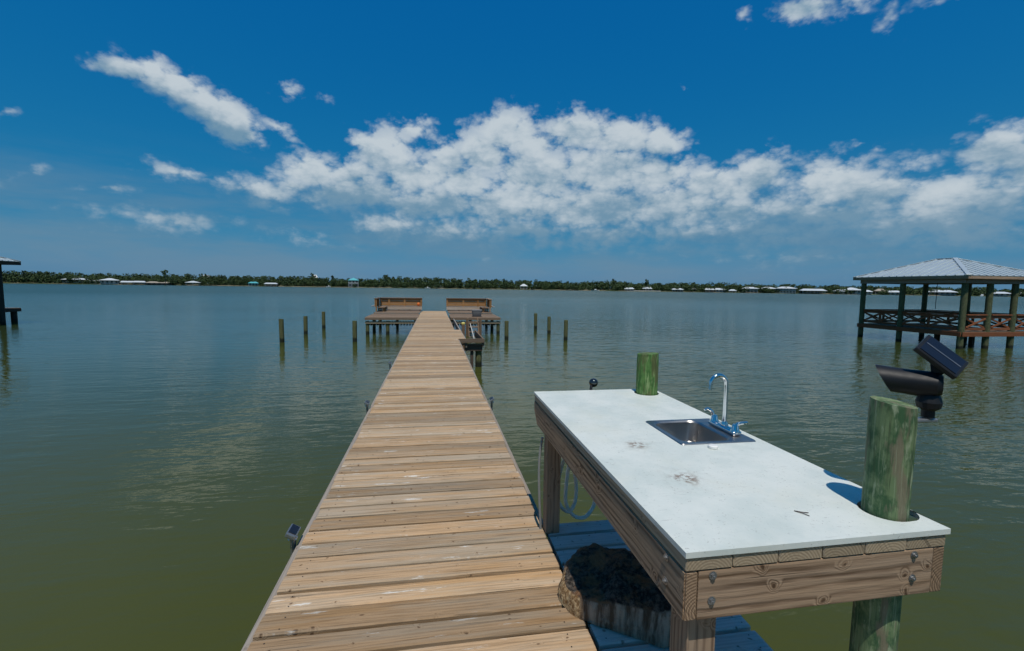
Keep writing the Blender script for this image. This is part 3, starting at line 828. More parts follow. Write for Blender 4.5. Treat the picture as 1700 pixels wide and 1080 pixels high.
# seawall and boats by the far shore
az0 = [math.atan2(183, 413), math.atan2(213, 402)]
p0 = Vector((183.5, 411.0, 0)); p1 = Vector((211.0, 402.5, 0))
sw = obj('seawall', beam_bm(p0 + Vector((0, 0, .35)), p1 + Vector((0, 0, .35)), .5, .9, .02), M['wall_white']); setp(sw, 'long pale seawall along the far shore at the waterline', 'seawall')
def boat(x, y, L, rot, label):
    t = thing('motor_boat', label, 'boat', (x, y, 0), rot, 'boats moored by the far shore')
    v = []; f = []
    secs = [(-.5, .36), (-.2, .40), (.15, .38), (.38, .22), (.5, .02)]
    for s, w in secs:
        v += [(s * L, -w * L * .45, .75 + .15 * max(0, s)), (s * L, -w * L * .3, -.15), (s * L, w * L * .3, -.15), (s * L, w * L * .45, .75 + .15 * max(0, s))]
    for i in range(len(secs) - 1):
        for k in range(3): f.append((4 * i + k, 4 * i + k + 1, 4 * i + k + 5, 4 * i + k + 4))
        f.append((4 * i + 3, 4 * i, 4 * i + 4, 4 * i + 7))
    f.append((3, 2, 1, 0))
    obj('hull', pyd('hull', v, f), M['hull'], t)
    obj('cabin', span(-.08 * L, .14 * L, -.13 * L, .13 * L, .74, 1.6, .08), M['hull'], t)
    obj('windscreen', span(.145 * L, .16 * L, -.11 * L, .11 * L, 1.1, 1.55, 0), M['pane'], t)
boat(-6.4, 446, 5.2, .1, 'small white boat on the far water behind the dock end')
boat(148.8, 410, 7.5, -.3, 'white boat moored left of the pale seawall')
boat(-97.4, 450, 4.0, .3, 'little boat left of the teal-roofed two-storey house')
boat(462, 318, 6.0, .5, 'white boat on the water seen through the pavilion')

# ------------------------------------------------------------------ dock
def plank_mesh(name, L, w, th=.036, seed=0, screws=(), mat='deck'):
    """one deck board along x: eased edges, slight crown and waviness, screw heads"""
    b = bmesh.new(); e = .005
    prof = [(-w / 2, -th), (-w / 2, -e), (-w / 2 + e, 0), (0, .0012), (w / 2 - e, 0), (w / 2, -e), (w / 2, -th)]
    xs = [-L / 2, -L / 2 + .01, -L / 6, L / 6, L / 2 - .01, L / 2]; rings = []
    for i, x in enumerate(xs):
        jy = mnoise.noise((x * 2, seed * 7.3, 1.0)) * .0025; jz = mnoise.noise((x * 1.4, seed * 3.1, 5.0)) * .0018
        sh = .002 if i in (0, len(xs) - 1) else 0.0
        rings.append([b.verts.new((x, y * (1 - sh) + jy, z - sh * (z > -.02) + jz)) for y, z in prof])
    for r0, r1 in zip(rings, rings[1:]):
        for k in range(len(prof) - 1): b.faces.new((r0[k], r1[k], r1[k + 1], r0[k + 1]))
        b.faces.new((r0[-1], r1[-1], r1[0], r0[0]))
    b.faces.new(rings[0]); b.faces.new(list(reversed(rings[-1])))
    bmesh.ops.recalc_face_normals(b, faces=b.faces)
    for sx in screws:
        for sy in (-.036, .036):
            cx = sx + mnoise.noise((seed * 1.7, sx, sy)) * .05; cy = sy + mnoise.noise((sx, seed + 3, sy)) * .006
            z = .0012 + mnoise.noise((cx * 1.4, seed * 3.1, 5.0)) * .0018 + .0009
            vs = [b.verts.new((cx + 0.0036 * math.cos(a * PI / 3), cy + 0.0036 * math.sin(a * PI / 3), z)) for a in range(6)]
            fc = b.faces.new(vs); fc.material_index = 1
    me = bpy.data.meshes.new(name); b.to_mesh(me); b.free()
    me.materials.append(M[mat]); me.materials.append(M['screw'])
    return me

PITCH = .1478; PW = .1265
XL, XR = -.772, .685
dock = thing('dock', 'long weathered plank dock running out from the foreground into the bay', 'dock', (0, 0, 0))
XC = (XL + XR) / 2; WD = XR - XL
variants = [plank_mesh('plank', WD, PW, seed=i, screws=(-.66, .64)) for i in range(8)]
wide = [plank_mesh('plank', .90 - XL, PW, seed=20 + i, screws=(-.77, -.1, .55)) for i in range(4)]
plat = [plank_mesh('plank', 1.43 - .70, PW, seed=40 + i, screws=(-.32, .32), mat='shade_lifted_deck') for i in range(5)]
Y0 = 2.0099 - PITCH / 2 - PITCH * 24
k = 0
while True:
    y = Y0 + k * PITCH
    if y > 28.4: break
    ext = 13.4 < y < 16.2
    me = wide[k % 4] if ext else variants[rnd.randrange(8)]
    cx = (XL + .90) / 2 if ext else XC
    flip = rnd.choice((0, PI)) if not ext else 0
    obj('plank', me, None, dock, (cx + rnd.uniform(-.010, .008), y + rnd.uniform(-.0028, .0028), ZD + rnd.uniform(-.0025, .0015)), (rnd.uniform(-.014, .014), rnd.uniform(-.0015, .0015), flip + rnd.uniform(-.0012, .0012)))
    k += 1
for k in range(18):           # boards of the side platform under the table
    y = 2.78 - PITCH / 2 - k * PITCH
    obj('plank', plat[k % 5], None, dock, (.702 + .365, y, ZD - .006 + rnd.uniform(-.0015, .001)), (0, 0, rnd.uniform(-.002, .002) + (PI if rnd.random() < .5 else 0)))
for x0, x1 in ((XL - .040, XL - .004), (XR + .004, XR + .034)):
    y0_, y1_ = (-1.6, 28.4)
    if x0 > 0:
        obj('rim_board', span(x0, x1, 2.80, 13.3, ZD - .17, ZD - .022, .004), M['rim'], dock)
        obj('rim_board', span(x0, x1, 16.3, 22.6, ZD - .17, ZD - .022, .004), M['rim'], dock)
    else:
        obj('rim_board', span(x0, x1, y0_, 22.6, ZD - .17, ZD - .022, .004), M['rim'], dock)
for x in (-.62, 0.0, .56):
    obj('stringer', span(x - .02, x + .02, -1.6, 28.3, ZD - .18, ZD - .04, .003), M['rim'], dock)
obj('platform_joist', span(1.385, 1.423, .2, 2.77, ZD - .19, ZD - .046, .003), M['rim'], dock)
obj('platform_joist', span(.735, .773, .2, 2.77, ZD - .19, ZD - .046, .003), M['rim'], dock)
def pile_bm(r, z0, z1, n=20, seed=0, tilt=(0, 0), rag=.02):
    b = bmesh.new(); rings = []; zs = [z0 + (z1 - z0) * t for t in (0, .12, .25, .38, .5, .62, .74, .84, .93, .985, 1.0)]
    for i, z in enumerate(zs):
        ring = []
        for k in range(n):
            a = 2 * PI * k / n
            rr = r * (1 + rag * 1.6 * mnoise.noise((math.cos(a) * 1.6 + seed * 5, math.sin(a) * 1.6, z * .7)) + rag * .5 * mnoise.noise((math.cos(a) * 6 + seed, math.sin(a) * 6, z * 2)))
            rr *= 1.02 - .02 * (i / 10)
            if i == 10: rr *= .965
            zz = z + (tilt[0] * math.cos(a) + tilt[1] * math.sin(a)) * rr * (1 if i >= 9 else 0)
            ring.append(b.verts.new((rr * math.cos(a), rr * math.sin(a), zz)))
        rings.append(ring)
    for r0, r1 in zip(rings, rings[1:]):
        for k in range(n): b.faces.new((r0[k], r0[(k + 1) % n], r1[(k + 1) % n], r1[k]))
    c = b.verts.new((0, 0, z1 + .002))
    for k in range(n): b.faces.new((rings[-1][k], rings[-1][(k + 1) % n], c))
    b.faces.new(list(reversed(rings[0])))
    return b
dp = pile_bm(.085, -1.4, ZD - .19, 14, 3)
dpm = bpy.data.meshes.new('piling'); dp.to_mesh(dpm); dp.free(); dpm.materials.append(M['pile_water'])
for y in (-.5, 3.2, 6.6, 10.0, 18.2, 21.6):
    for x in (-.56, .48):
        smooth(obj('piling', dpm, None, dock, (x, y, 0)))
        # a cap beam on each pair
    obj('cap_beam', span(-.72, .64, y - .03, y + .03, ZD - .34, ZD - .185, .004), M['rim'], dock)
# side landing half way along
obj('landing_board', span(.700, 1.46, 13.30, 13.338, ZD - .115, ZD + .006, .004), M['far_plank'], dock)
obj('landing_board', span(.730, 1.42, 13.345, 13.38, ZD - .19, ZD - .145, .004), M['far_plank'], dock)
obj('landing_board', span(.88, 1.41, 13.40, 13.44, ZD - .37, ZD - .20, .004), M['dark_wood'], dock)
obj('landing_beam', span(.905, .95, 13.35, 22.45, ZD - .26, ZD - .05, .004), M['rim'], dock)
obj('landing_beam', span(1.415, 1.455, 13.345, 16.2, ZD - .24, ZD - .01, .004), M['far_plank'], dock)
lm = pile_bm(.095, -1.4, ZD - .12, 14, 8); lmm = bpy.data.meshes.new('piling'); lm.to_mesh(lmm); lm.free(); lmm.materials.append(M['pile_water'])
smooth(obj('piling', lmm, None, dock, (1.31, 13.55, 0)))
obj('landing_post', span(1.06, 1.15, 13.46, 13.55, -1.0, ZD - .19, .004), M['dark_wood'], dock)

# ------------------------------------------------------------------ platforms and benches at the dock end
def end_platform(sg, label):
    t = thing('end_platform', label, 'platform', (0, 0, 0), 0, 'bench platforms at the dock end')
    xi, xo = (.79, 3.30)
    w = xo - xi; cx = sg * (xi + xo) / 2
    vs = [plank_mesh('plank', w, PW, seed=60 + i + (10 if sg > 0 else 0), mat='far_plank') for i in range(4)]
    n = 0; y = 22.86
    while y < 25.3:
        obj('plank', vs[n % 4], None, t, (cx, y, ZD - .012 + rnd.uniform(-.002, .002)), (0, 0, rnd.uniform(-.003, .003))); y += PITCH; n += 1
    y = 25.44
    vs2 = [plank_mesh('plank', w - .1, PW, seed=80 + i + (10 if sg > 0 else 0), mat='far_plank') for i in range(4)]
    while y < 28.35:
        obj('plank', vs2[n % 4], None, t, (cx - sg * .05, y, ZD + .075 + rnd.uniform(-.002, .002)), (0, 0, rnd.uniform(-.003, .003))); y += PITCH; n += 1
    x0, x1 = sorted((sg * xi, sg * xo))
    obj('riser_board', span(x0 + .06, x1 - .06, 25.33, 25.365, ZD - .10, ZD + .03, .004), M['far_plank'], t)
    obj('fascia', span(x0, x1, 22.74, 22.778, ZD - .14, ZD - .02, .004), M['far_plank'], t)
    obj('lower_beam', span(x0, x1, 22.80, 22.84, ZD - .32, ZD - .22, .004), M['board'], t)
    nb = 17
    for k in range(nb):
        x = x0 + .12 + (w - .24) * k / (nb - 1)
        obj('joist_end', span(x - .022, x + .022, 22.9, 24.9, ZD - .43, ZD - .34, .003), M['dark_wood'], t)
    for x, y in ((sg * 3.2, 22.92), (sg * 3.2, 25.4), (sg * 3.2, 28.2), (sg * 1.0, 25.4), (sg * 1.0, 28.2), (sg * 2.2, 28.2), (sg * 2.25, 22.92)):
        smooth(obj('piling', dpm if True else None, None, t, (x, y, .0 - .01)))
    return t
end_platform(-1, 'weathered plank platform left of the dock end carrying a bench')
end_platform(1, 'weathered plank platform right of the dock end carrying a bench and tub')

def bench(sg, label):
    """L-shaped bench with tall stained back boards: long run across the end, short return on the outer side"""
    t = thing('corner_bench', label, 'bench', (0, 0, ZD + .075), 0, 'benches at the dock end')
    a, b_ = sorted((sg * .72, sg * 3.18))
    hz0 = .0
    for k in range(3):
        z0 = .26 + k * .148
        obj('back_board', span(a, b_, 28.06, 28.10, z0, z0 + .140, .004), M['stain'], t)
        o0, o1 = sorted((sg * 3.20, sg * 3.24))
        obj('back_board', span(o0, o1, 26.0, 28.05, z0, z0 + .140, .004), M['stain'], t)
    for k, x in enumerate((.78, 1.75, 2.65, 3.12)):
        obj('back_post', span(sg * x - .045, sg * x + .045, 28.0, 28.055, .02, .70, .004), M['stain'], t)
    obj('back_post', span(sg * 3.155 - .03, sg * 3.155 + .03, 26.0, 26.09, .02, .70, .004), M['stain'], t)
    obj('back_post', span(sg * 3.155 - .03, sg * 3.155 + .03, 27.0, 27.09, .02, .70, .004), M['stain'], t)
    obj('top_cap', span(a - .02, b_ + .02, 27.96, 28.14, .705, .742, .005), M['far_plank'], t)
    o0, o1 = sorted((sg * 3.10, sg * 3.28))
    obj('top_cap', span(o0, o1, 25.98, 27.955, .705, .742, .005), M['far_plank'], t)
    for k in range(3):
        y0 = 27.5 + k * .15
        obj('seat_slat', span(a, b_, y0, y0 + .14, .215, .25, .004), M['far_plank'], t)
    for k in range(3):
        s0, s1 = sorted((sg * (2.70 + k * .15), sg * (2.84 + k * .15)))
        obj('seat_slat', span(s0, s1, 26.02, 27.48, .215, .25, .004), M['far_plank'], t)
    obj('seat_front', span(a, b_, 27.46, 27.495, .05, .21, .004), M['pale_wood'], t)
    for x in (.85, 1.45, 2.05, 2.62):
        obj('leg', span(sg * x - .045, sg * x + .045, 27.50, 27.59, .002, .21, .004), M['dark_wood'], t)
    for y in (26.1, 26.9):
        obj('leg', span(sg * 2.78 - .045, sg * 2.78 + .045, y, y + .09, .002, .21, .004), M['stain'], t)
    hb = rod((sg * 3.25, 26.1, .36), (sg * 3.42, 26.05, .30), .03)
    obj('rod_holder', hb, M['silver'], t)
    return t
bench(-1, 'brown L-shaped wooden bench on the left end platform')
bench(1, 'brown L-shaped wooden bench on the right end platform')

fl = lathe([(.02, 0), (.07, .02), (.10, .08), (.09, .16), (.04, .2), (.02, .21)], 14)
o = smooth(obj('net_float', fl, M['orange'], None, (-.93, 27.72, ZD + .327))); setp(o, 'small orange float on the left bench next to the dock end', 'float')
# tub
tb = bmesh.new()
for (z, hw, hd) in ((0, .20, .17), (.02, .215, .185), (.30, .245, .21)):
    for p in rrect(-hw, hw, -hd, hd, .06, 3): tb.verts.new((*p, z))
tb.verts.ensure_lookup_table(); nn = 16
for i in range(2):
    for k in range(nn): tb.faces.new((tb.verts[i * nn + k], tb.verts[i * nn + (k + 1) % nn], tb.verts[(i + 1) * nn + (k + 1) % nn], tb.verts[(i + 1) * nn + k]))
tb.faces.new([tb.verts[k] for k in reversed(range(nn))])
tub = thing('storage_tub', 'grey plastic tub standing at the front of the right end platform', 'tub', (2.16, 23.5, ZD - .008))
smooth(obj('tub_body', tb, M['tub'], tub))
obj('lid', box_bm(.52, .45, .045, (0, 0, .325), .015, 2), M['tub'], tub)
# steps down to the water
st = thing('water_steps', 'brown wooden steps going down to the water from the right platform', 'steps', (0, 0, 0))
for x in (1.56, 2.20):
    obj('side_post', span(x - .06, x + .06, 21.95, 22.05, -.9, ZD - .02, .005), M['dark_brown'], st)
    obj('stringer', beam_bm((x + (.08 if x < 2 else -.08), 22.70, ZD - .08), (x + (.08 if x < 2 else -.08), 21.60, -.2), .04, .2), M['dark_brown'], st)
for k in range(4):
    obj('tread', span(1.66, 2.10, 22.35 - k * .26, 22.60 - k * .26, ZD - .24 - k * .22, ZD - .20 - k * .22, .004), M['far_plank'], st)
obj('hand_rope', tube(curve_pts([(1.70, 21.9, .62), (1.75, 21.2, .30), (1.78, 20.6, .05), (1.79, 20.4, -.05)]), .018), M['rope'], st)
mp_ = thing('marker_post', 'short square post with a yellow cap beside the dock landing', 'post', (1.02, 16.32, 0))
obj('post', span(-.055, .055, -.055, .055, -1.0, ZD + .17, .006), M['dark_brown'], mp_)
obj('cap', span(-.06, .06, -.06, .06, ZD + .172, ZD + .25, .015), M['yellow'], mp_)

# ------------------------------------------------------------------ mooring pilings
for x, y, zt, lab in ((-6.20, 20.03, .97, 'tallest nearest mooring piling of the outer left row'), (-6.13, 23.3, .87, 'middle mooring piling of the outer left row'),
                      (-6.01, 26.43, .92, 'farthest mooring piling of the outer left row'), (-3.33, 20.1, .89, 'lone mooring piling nearest the left end platform'),
                      (3.25, 20.45, .86, 'lone mooring piling nearest the right end platform'), (5.80, 25.8, .90, 'farthest mooring piling of the outer right row'),
                      (5.93, 23.15, .89, 'middle mooring piling of the outer right row'), (5.94, 20.1, .93, 'nearest mooring piling of the outer right row')):
    b = pile_bm(.092, -1.3, zt, 16, x + y, (rnd.uniform(-.1, .1), rnd.uniform(-.1, .1)))
    o = smooth(obj('mooring_piling', b, M['pile_water'], None, (x, y, 0), (rnd.uniform(-.012, .012), rnd.uniform(-.012, .012), rnd.uniform(0, 6))))
    setp(o, lab, 'piling', 'mooring pilings in the water')

# ------------------------------------------------------------------ solar lights on the dock edge
def dock_light(x, y, sg, label):
    t = thing('solar_dock_light', label, 'light', (x, y, ZD), 0, 'solar lights along the dock edge')
    obj('bracket', span(-.012, .012, -.02, .02, -.10, .035, .003), M['silver'], t)
    obj('arm', span(min(0, -sg * .045), max(0, -sg * .045), -.018, .018, -.105, -.085, .003), M['silver'], t)
    R = Matrix.Rotation(sg * -.5, 4, 'Y')
    obj('lamp_body', box_bm(.062, .115, .030, (0, 0, .05), .008, 2, R), M['silver'], t)
    obj('solar_cell', box_bm(.046, .088, .004, (R @ Vector((0, 0, .0175))) + Vector((0, 0, .05)), .001, 1, R), M['panel'], t)
    for yy in (-.045, .045):
        obj('strap', tube([(sg * .004, yy, .04), (0, yy * .8, -.02), (-sg * .006, yy * .35, -.085)], .003, 6), M['silver'], t)
    obj('lens', box_bm(.05, .03, .02, (sg * .002, 0, .012), .004), M['white'], t)
dock_light(XL - .065, 2.80, -1, 'nearest solar light on the left dock edge')
dock_light(XL - .065, 5.88, -1, 'second solar light on the left dock edge')
dock_light(XL - .065, 8.90, -1, 'farthest solar light on the left dock edge')
dock_light(XR + .062, 5.88, 1, 'solar light on the right dock edge')

# ------------------------------------------------------------------ fish-cleaning table
T = ZD + .85
TX0, TX1, TY0, TY1 = .646, 1.470, 1.040, 2.870
tab = thing('cleaning_table', 'white-topped timber cleaning table with sink beside the dock', 'table', (0, 0, 0))
SX0, SX1, SY0, SY1 = 1.066, 1.434, 1.790, 2.148
circ = lambda cx, cy, r, n=28: [(cx + r * math.cos(2 * PI * k / n), cy + r * math.sin(2 * PI * k / n)) for k in range(n)]
PN = (1.385, 1.155); PF = (1.372, 2.755)
near_hole = circ(PN[0], PN[1], .069)
near_hole = [(x + (.022 if x > PN[0] else 0), y) for x, y in near_hole]
top = plate_bm([(TX0 - .004, TY0 - .006), (TX1 + .004, TY0 - .006), (TX1 + .004, TY1 + .004), (TX0 - .004, TY1 + .004)],
               [rrect(SX0 + .012, SX1 - .012, SY0 + .012, SY1 - .012, .02), near_hole, circ(PF[0], PF[1], .078)], T - .016, T)
obj('table_top', top, M['laminate'], tab)
bz0, bz1 = T - .056, T - .0175
bw = (TX1 - TX0) / 6
for i in range(6):
    x0 = TX0 + i * bw + .0012; x1 = x0 + bw - .0024
    if i < 3: runs = [(TY0, TY1)]
    elif i == 3: runs = [(TY0, SY0 + .008), (SY1 - .008, TY1)]
    else: runs = [(TY0, PN[1] - .085), (PN[1] + .085, SY0 + .008), (SY1 - .008, PF[1] - .088), (PF[1] + .088, TY1)]
    for y0, y1 in runs:
        b = box_bm(x1 - x0, y1 - y0, bz1 - bz0, (0, 0, 0), .003)
        obj('board', b, M['board'], tab, ((x0 + x1) / 2, (y0 + y1) / 2 + rnd.uniform(-.002, .0), (bz0 + bz1) / 2))
rz1 = T - .058; rz0 = rz1 - .138
def rail(x0, x1, y0, y1, mat, nm='rail', z0=rz0):
    return obj(nm, box_bm(x1 - x0, y1 - y0, rz1 - z0, (0, 0, 0), .004, 2), M[mat], tab, ((x0 + x1) / 2, (y0 + y1) / 2, (rz1 + z0) / 2))
lr = bmesh.new()                                    # left rail with its far lower corner cut off
pr = [(TY0, rz0), (TY1 - .09, rz0), (TY1, rz0 + .075), (TY1, rz1), (TY0, rz1)]
cyx, cyz = (TY0 + TY1) / 2, (rz0 + rz1) / 2
va = [lr.verts.new((-.019, y - cyx, z - cyz)) for y, z in pr]; vb = [lr.verts.new((.019, y - cyx, z - cyz)) for y, z in pr]
lr.faces.new(va); lr.faces.new(list(reversed(vb)))
for k in range(5): lr.faces.new((va[k], va[(k + 1) % 5], vb[(k + 1) % 5], vb[k]))
bmesh.ops.recalc_face_normals(lr, faces=lr.faces)
bmesh.ops.bevel(lr, geom=list(lr.edges), offset=.004, segments=2, affect='EDGES')
obj('rail', lr, M['beam'], tab, (TX0 + .019, cyx, cyz))
rail(TX1 - .038, TX1, TY0 + .002, TY1, 'beam')
rail(TX0 + .0395, TX1 - .0395, TY0 + .001, TY0 + .039, 'beamx')
rail(TX0 + .0395, TX1 - .0395, TY1 - .040, TY1 - .002, 'beamx')
def leg(x0, x1, y0, y1):
    z0, z1 = ZD - .004, rz1 - .002
    obj('leg', box_bm(x1 - x0, y1 - y0, z1 - z0, (0, 0, 0), .005, 2), M['leg'], tab, ((x0 + x1) / 2, (y0 + y1) / 2, (z0 + z1) / 2))
leg(.6855, .7735, 1.081, 1.170)
leg(.6855, .7735, 2.652, 2.741)
blt = bmesh.new()
lathe([(.0115, 0), (.0115, .002), (.007, .0024), (.007, .007), (.0035, .0072), (.0035, .009), (.003, .0095)], 10, blt)
bme = bpy.data.meshes.new('bolt'); blt.to_mesh(bme); blt.free(); bme.materials.append(M['zinc'])
for z in (.777, .707):
    obj('bolt', bme, None, tab, (TX0 - .0002, 1.135, ZD + z), (0, -PI / 2, 0))
    obj('bolt', bme, None, tab, (.726, TY0 + .0008, ZD + z), (PI / 2, 0, 0))
    obj('bolt', bme, None, tab, (1.362, TY0 + .0008, ZD + z), (PI / 2, 0, 0))
# sink: pressed rim with bowl, faucet on its right side
def sink_bm():
    b = bmesh.new(); n = 7
    loops = [(rrect(SX0, SX1, SY0, SY1, .012, n), T + .001), (rrect(SX0 + .003, SX1 - .003, SY0 + .003, SY1 - .003, .014, n), T + .005),
             (rrect(SX0 + .022, SX1 - .098, SY0 + .022, SY1 - .022, .05, n), T + .0045), (rrect(SX0 + .028, SX1 - .104, SY0 + .028, SY1 - .028, .05, n), T - .003),
             (rrect(SX0 + .034, SX1 - .110, SY0 + .034, SY1 - .034, .05, n), T - .10), (rrect(SX0 + .055, SX1 - .131, SY0 + .055, SY1 - .055, .05, n), T - .132),
             (rrect(SX0 + .11, SX1 - .186, SY0 + .13, SY1 - .13, .02, n), T - .138)]
    rings = [[b.verts.new((x, y, z)) for x, y in lp] for lp, z in loops]
    k_ = len(rings[0])
    for r0, r1 in zip(rings, rings[1:]):
        for k in range(k_): b.faces.new((r0[k], r0[(k + 1) % k_], r1[(k + 1) % k_], r1[k]))
    b.faces.new(rings[-1])
    return b
sk = smooth(obj('sink', sink_bm(), M['steel'], tab), 35)
obj('drain', lathe([(.034, 0), (.034, .003), (.026, .004), (.010, .002)], 18), M['chrome'], sk, ((SX0 + SX1) / 2 - .04, (SY0 + SY1) / 2, T - .1375))
fx = 1.385
fa = obj('faucet', None or box_bm(.046, .20, .022, (fx, 1.957, T + .0165), .010, 3), M['chrome'], tab); smooth(fa, 50)
sp = [(fx, 1.957, T + .02), (fx, 1.957, T + .08), (fx, 1.957, T + .16), (fx - .001, 1.957, T + .225)]
for k in range(1, 11):
    a = PI * k / 10 * 1.04
    sp.append((fx - .042 + .042 * math.cos(a), 1.957, T + .228 + .045 * math.sin(a)))
sp.append((fx - .086, 1.957, T + .205))
smooth(obj('spout', tube(sp, [.0125, .0105] + [.0098] * (len(sp) - 2), 14), M['chrome'], fa))
smooth(obj('spout_collar', lathe([(.017, 0), (.017, .012), (.012, .02), (.012, .024)], 18), M['chrome'], fa, (fx, 1.957, T + .026)))
for y, lev in ((2.037, [(-.004, 0, .030), (-.004, .004, .05), (-.012, .008, .072), (-.034, .010, .086), (-.05, .010, .080)]), (1.877, [(.0, 0, .030), (.004, -.002, .05), (.014, -.006, .060), (.034, -.010, .064), (.052, -.012, .066)])):
    smooth(obj('handle_base', lathe([(.022, 0), (.022, .012), (.0165, .022), (.0145, .036), (.011, .042)], 18), M['chrome'], fa, (fx, y, T + .014)))
    pts = curve_pts([(fx + a, y + b_, T + c) for a, b_, c in lev], 5)
    smooth(obj('handle', tube(pts, [.010] * 6 + [.0085] * 5 + [.0075] * 5 + [.006] * (len(pts) - 16), 10), M['chrome'], fa))
cp = smooth(obj('bottle_cap', lathe([(.019, 0), (.021, .002), (.0205, .010), (.017, .013), (.008, .0135)], 22), M['white'], None, (1.184, 1.742, T + .0005)))
setp(cp, 'small round white cap lying on the table top next to the sink', 'cap')
tw = tube(curve_pts([(1.098, 1.192, T + .002), (1.115, 1.178, T + .003), (1.132, 1.174, T + .002)], 4), .0013, 5)
tube(curve_pts([(1.098, 1.192, T + .002), (1.110, 1.172, T + .003), (1.119, 1.156, T + .002)], 4), .0012, 5, tw)
o = obj('pine_needle', tw, M['dark_wood']); setp(o, 'dark forked pine needle lying on the white table top', 'pine needle')

# the two pilings that hold up the table
b = pile_bm(.0585, -1.4, T + .345, 32, 2, (-.12, .10), .03)
o = smooth(obj('table_piling', b, M['pile_near'], None, (*PN, 0))); setp(o, 'green-stained piling at the near table corner with a spotlight on it', 'piling', 'pilings through the table')
b = pile_bm(.067, -1.4, T + .262, 28, 9, (.05, -.05), .03)
o = smooth(obj('table_piling', b, M['pile_far'], None, (*PF, 0))); setp(o, 'bright green piling sticking up through the far table corner', 'piling', 'pilings through the table')

# black solar spotlight clamped to the near piling
sl = thing('solar_spotlight', 'black solar spotlight with tilted panel mounted on the near piling', 'spotlight', (1.53, 1.17, T - .013), -.86)
hd = bmesh.new(); rings = []; nh = 28
zc = .408
for t_, ry, rz, sl_ in ((0.0, .030, .030, 0), (.02, .040, .038, 0), (.06, .042, .040, 0), (.11, .042, .040, 0), (.15, .043, .040, .25), (.225, .045, .042, 1.0)):
    ring = []
    for k in range(nh):
        a = 2 * PI * k / nh
        zz = math.sin(a) * rz; yy = math.cos(a) * ry
        fin = 1.0 + (.035 * (1 if (k % 4) < 2 else 0) if .01 < t_ < .13 else 0)
        xx = 1.465 + .065 + (1.578 - t_ - sl_ * .036 * (zz / rz) - 1.53) * .64
        ring.append(hd.verts.new((xx - 1.53, yy * fin, zc + zz * fin + sl_ * .004)))
    rings.append(ring)
for r0, r1 in zip(rings, rings[1:]):
    for k in range(nh): hd.faces.new((r0[k], r1[k], r1[(k + 1) % nh], r0[(k + 1) % nh]))
hd.faces.new(rings[0])
inner = [hd.verts.new(Vector(v_.co) * 1.0 + Vector((.06, -v_.co.y * .14, -(v_.co.z - zc) * .14))) for v_ in rings[-1]]
for k in range(nh): hd.faces.new((rings[-1][k], inner[k], inner[(k + 1) % nh], rings[-1][(k + 1) % nh]))
hd.faces.new(inner)
bmesh.ops.recalc_face_normals(hd, faces=hd.faces)
smooth(obj('lamp_hood', hd, M['black'], sl), 30)
obj('knuckle', lathe([(.017, .303), (.017, .325), (.030, .335), (.033, .352), (.028, .37), (.024, .378)], 18), M['black'], sl, (.003, 0, 0))
obj('clamp', beam_bm((.02, .02, .294), (-.075, -.085, .294), .028, .012, .003), M['silver'], sl)
obj('panel_stem', beam_bm((.017, .0, .44), (.011, .0, .488), .030, .022, .005), M['black'], sl)
R = Matrix.Rotation(math.radians(40), 4, 'Y') @ Matrix.Rotation(math.radians(30), 4, 'X')
pc = Vector((.020, .0, .497))
pan = obj('solar_panel', box_bm(.126, .098, .016, pc, .002, 1, R), M['black'], sl)
cl = obj('solar_cell', box_bm(.110, .084, .003, pc + R @ Vector((0, 0, .009)), .0008, 1, R), M['panel'], pan)
obj('busbar', box_bm(.104, .003, .0012, pc + R @ Vector((0, .0, .0111)), 0, 1, R), M['silver'], pan)

# little round fixture behind the far table edge
bl = thing('ball_fixture', 'small dark metal ball on a bent stem behind the far table edge', 'fixture', (1.05, 2.9, T))
obj('stem', tube(curve_pts([(0, -.035, -.12), (0, .01, -.05), (.004, .03, .0), (.018, .05, .028)], 5), .010), M['black'], bl)
smooth(obj('ball', lathe([(.006, -.03), (.020, -.024), (.029, -.010), (.031, .003), (.026, .018), (.015, .027), (.004, .030)], 20), M['chrome' if False else 'ball'], bl, (.028, .05, .033)))

# hose looped under the table
hs_ = thing('garden_hose', 'looped grey hose hanging under the far end of the table', 'hose', (.86, 2.78, ZD))
hy = 2.775
obj('pale_end', tube(curve_pts([(.855, hy + .05, .60), (.835, hy, .46), (.805, hy - .01, .35), (.790, hy, .262)], 6), .0105), M['hose_pale'], hs_, (-.86, -2.78, 0))
loop = [(.790, hy, .262), (.785, hy, .19), (.815, hy, .105), (.870, hy, .066), (.912, hy + .01, .12), (.922, hy + .02, .22), (.905, hy + .03, .34), (.885, hy + .04, .39), (.868, hy + .035, .33), (.852, hy + .02, .20), (.855, hy + .015, .11), (.905, hy, .035), (.975, hy - .005, .022), (1.03, hy, .075), (1.045, hy, .14), (1.04, hy + .04, .26), (1.02, hy + .05, .55), (1.02, hy + .05, .66)]
smooth(obj('hose_loop', tube(curve_pts(loop, 6), .0115), M['hose_grey'], hs_, (-.86, -2.78, 0)))
sup = tube(curve_pts([(.664, 2.70, .60), (.650, 2.70, .50), (.646, 2.70, .38), (.652, 2.70, .2), (.664, 2.71, .04), (.672, 2.72, -.12)], 6), .008)
o = smooth(obj('supply_pipe', sup, M['pipe_grey'], None, (0, 0, ZD))); setp(o, 'pale supply pipe running up beside the far left table leg', 'pipe')

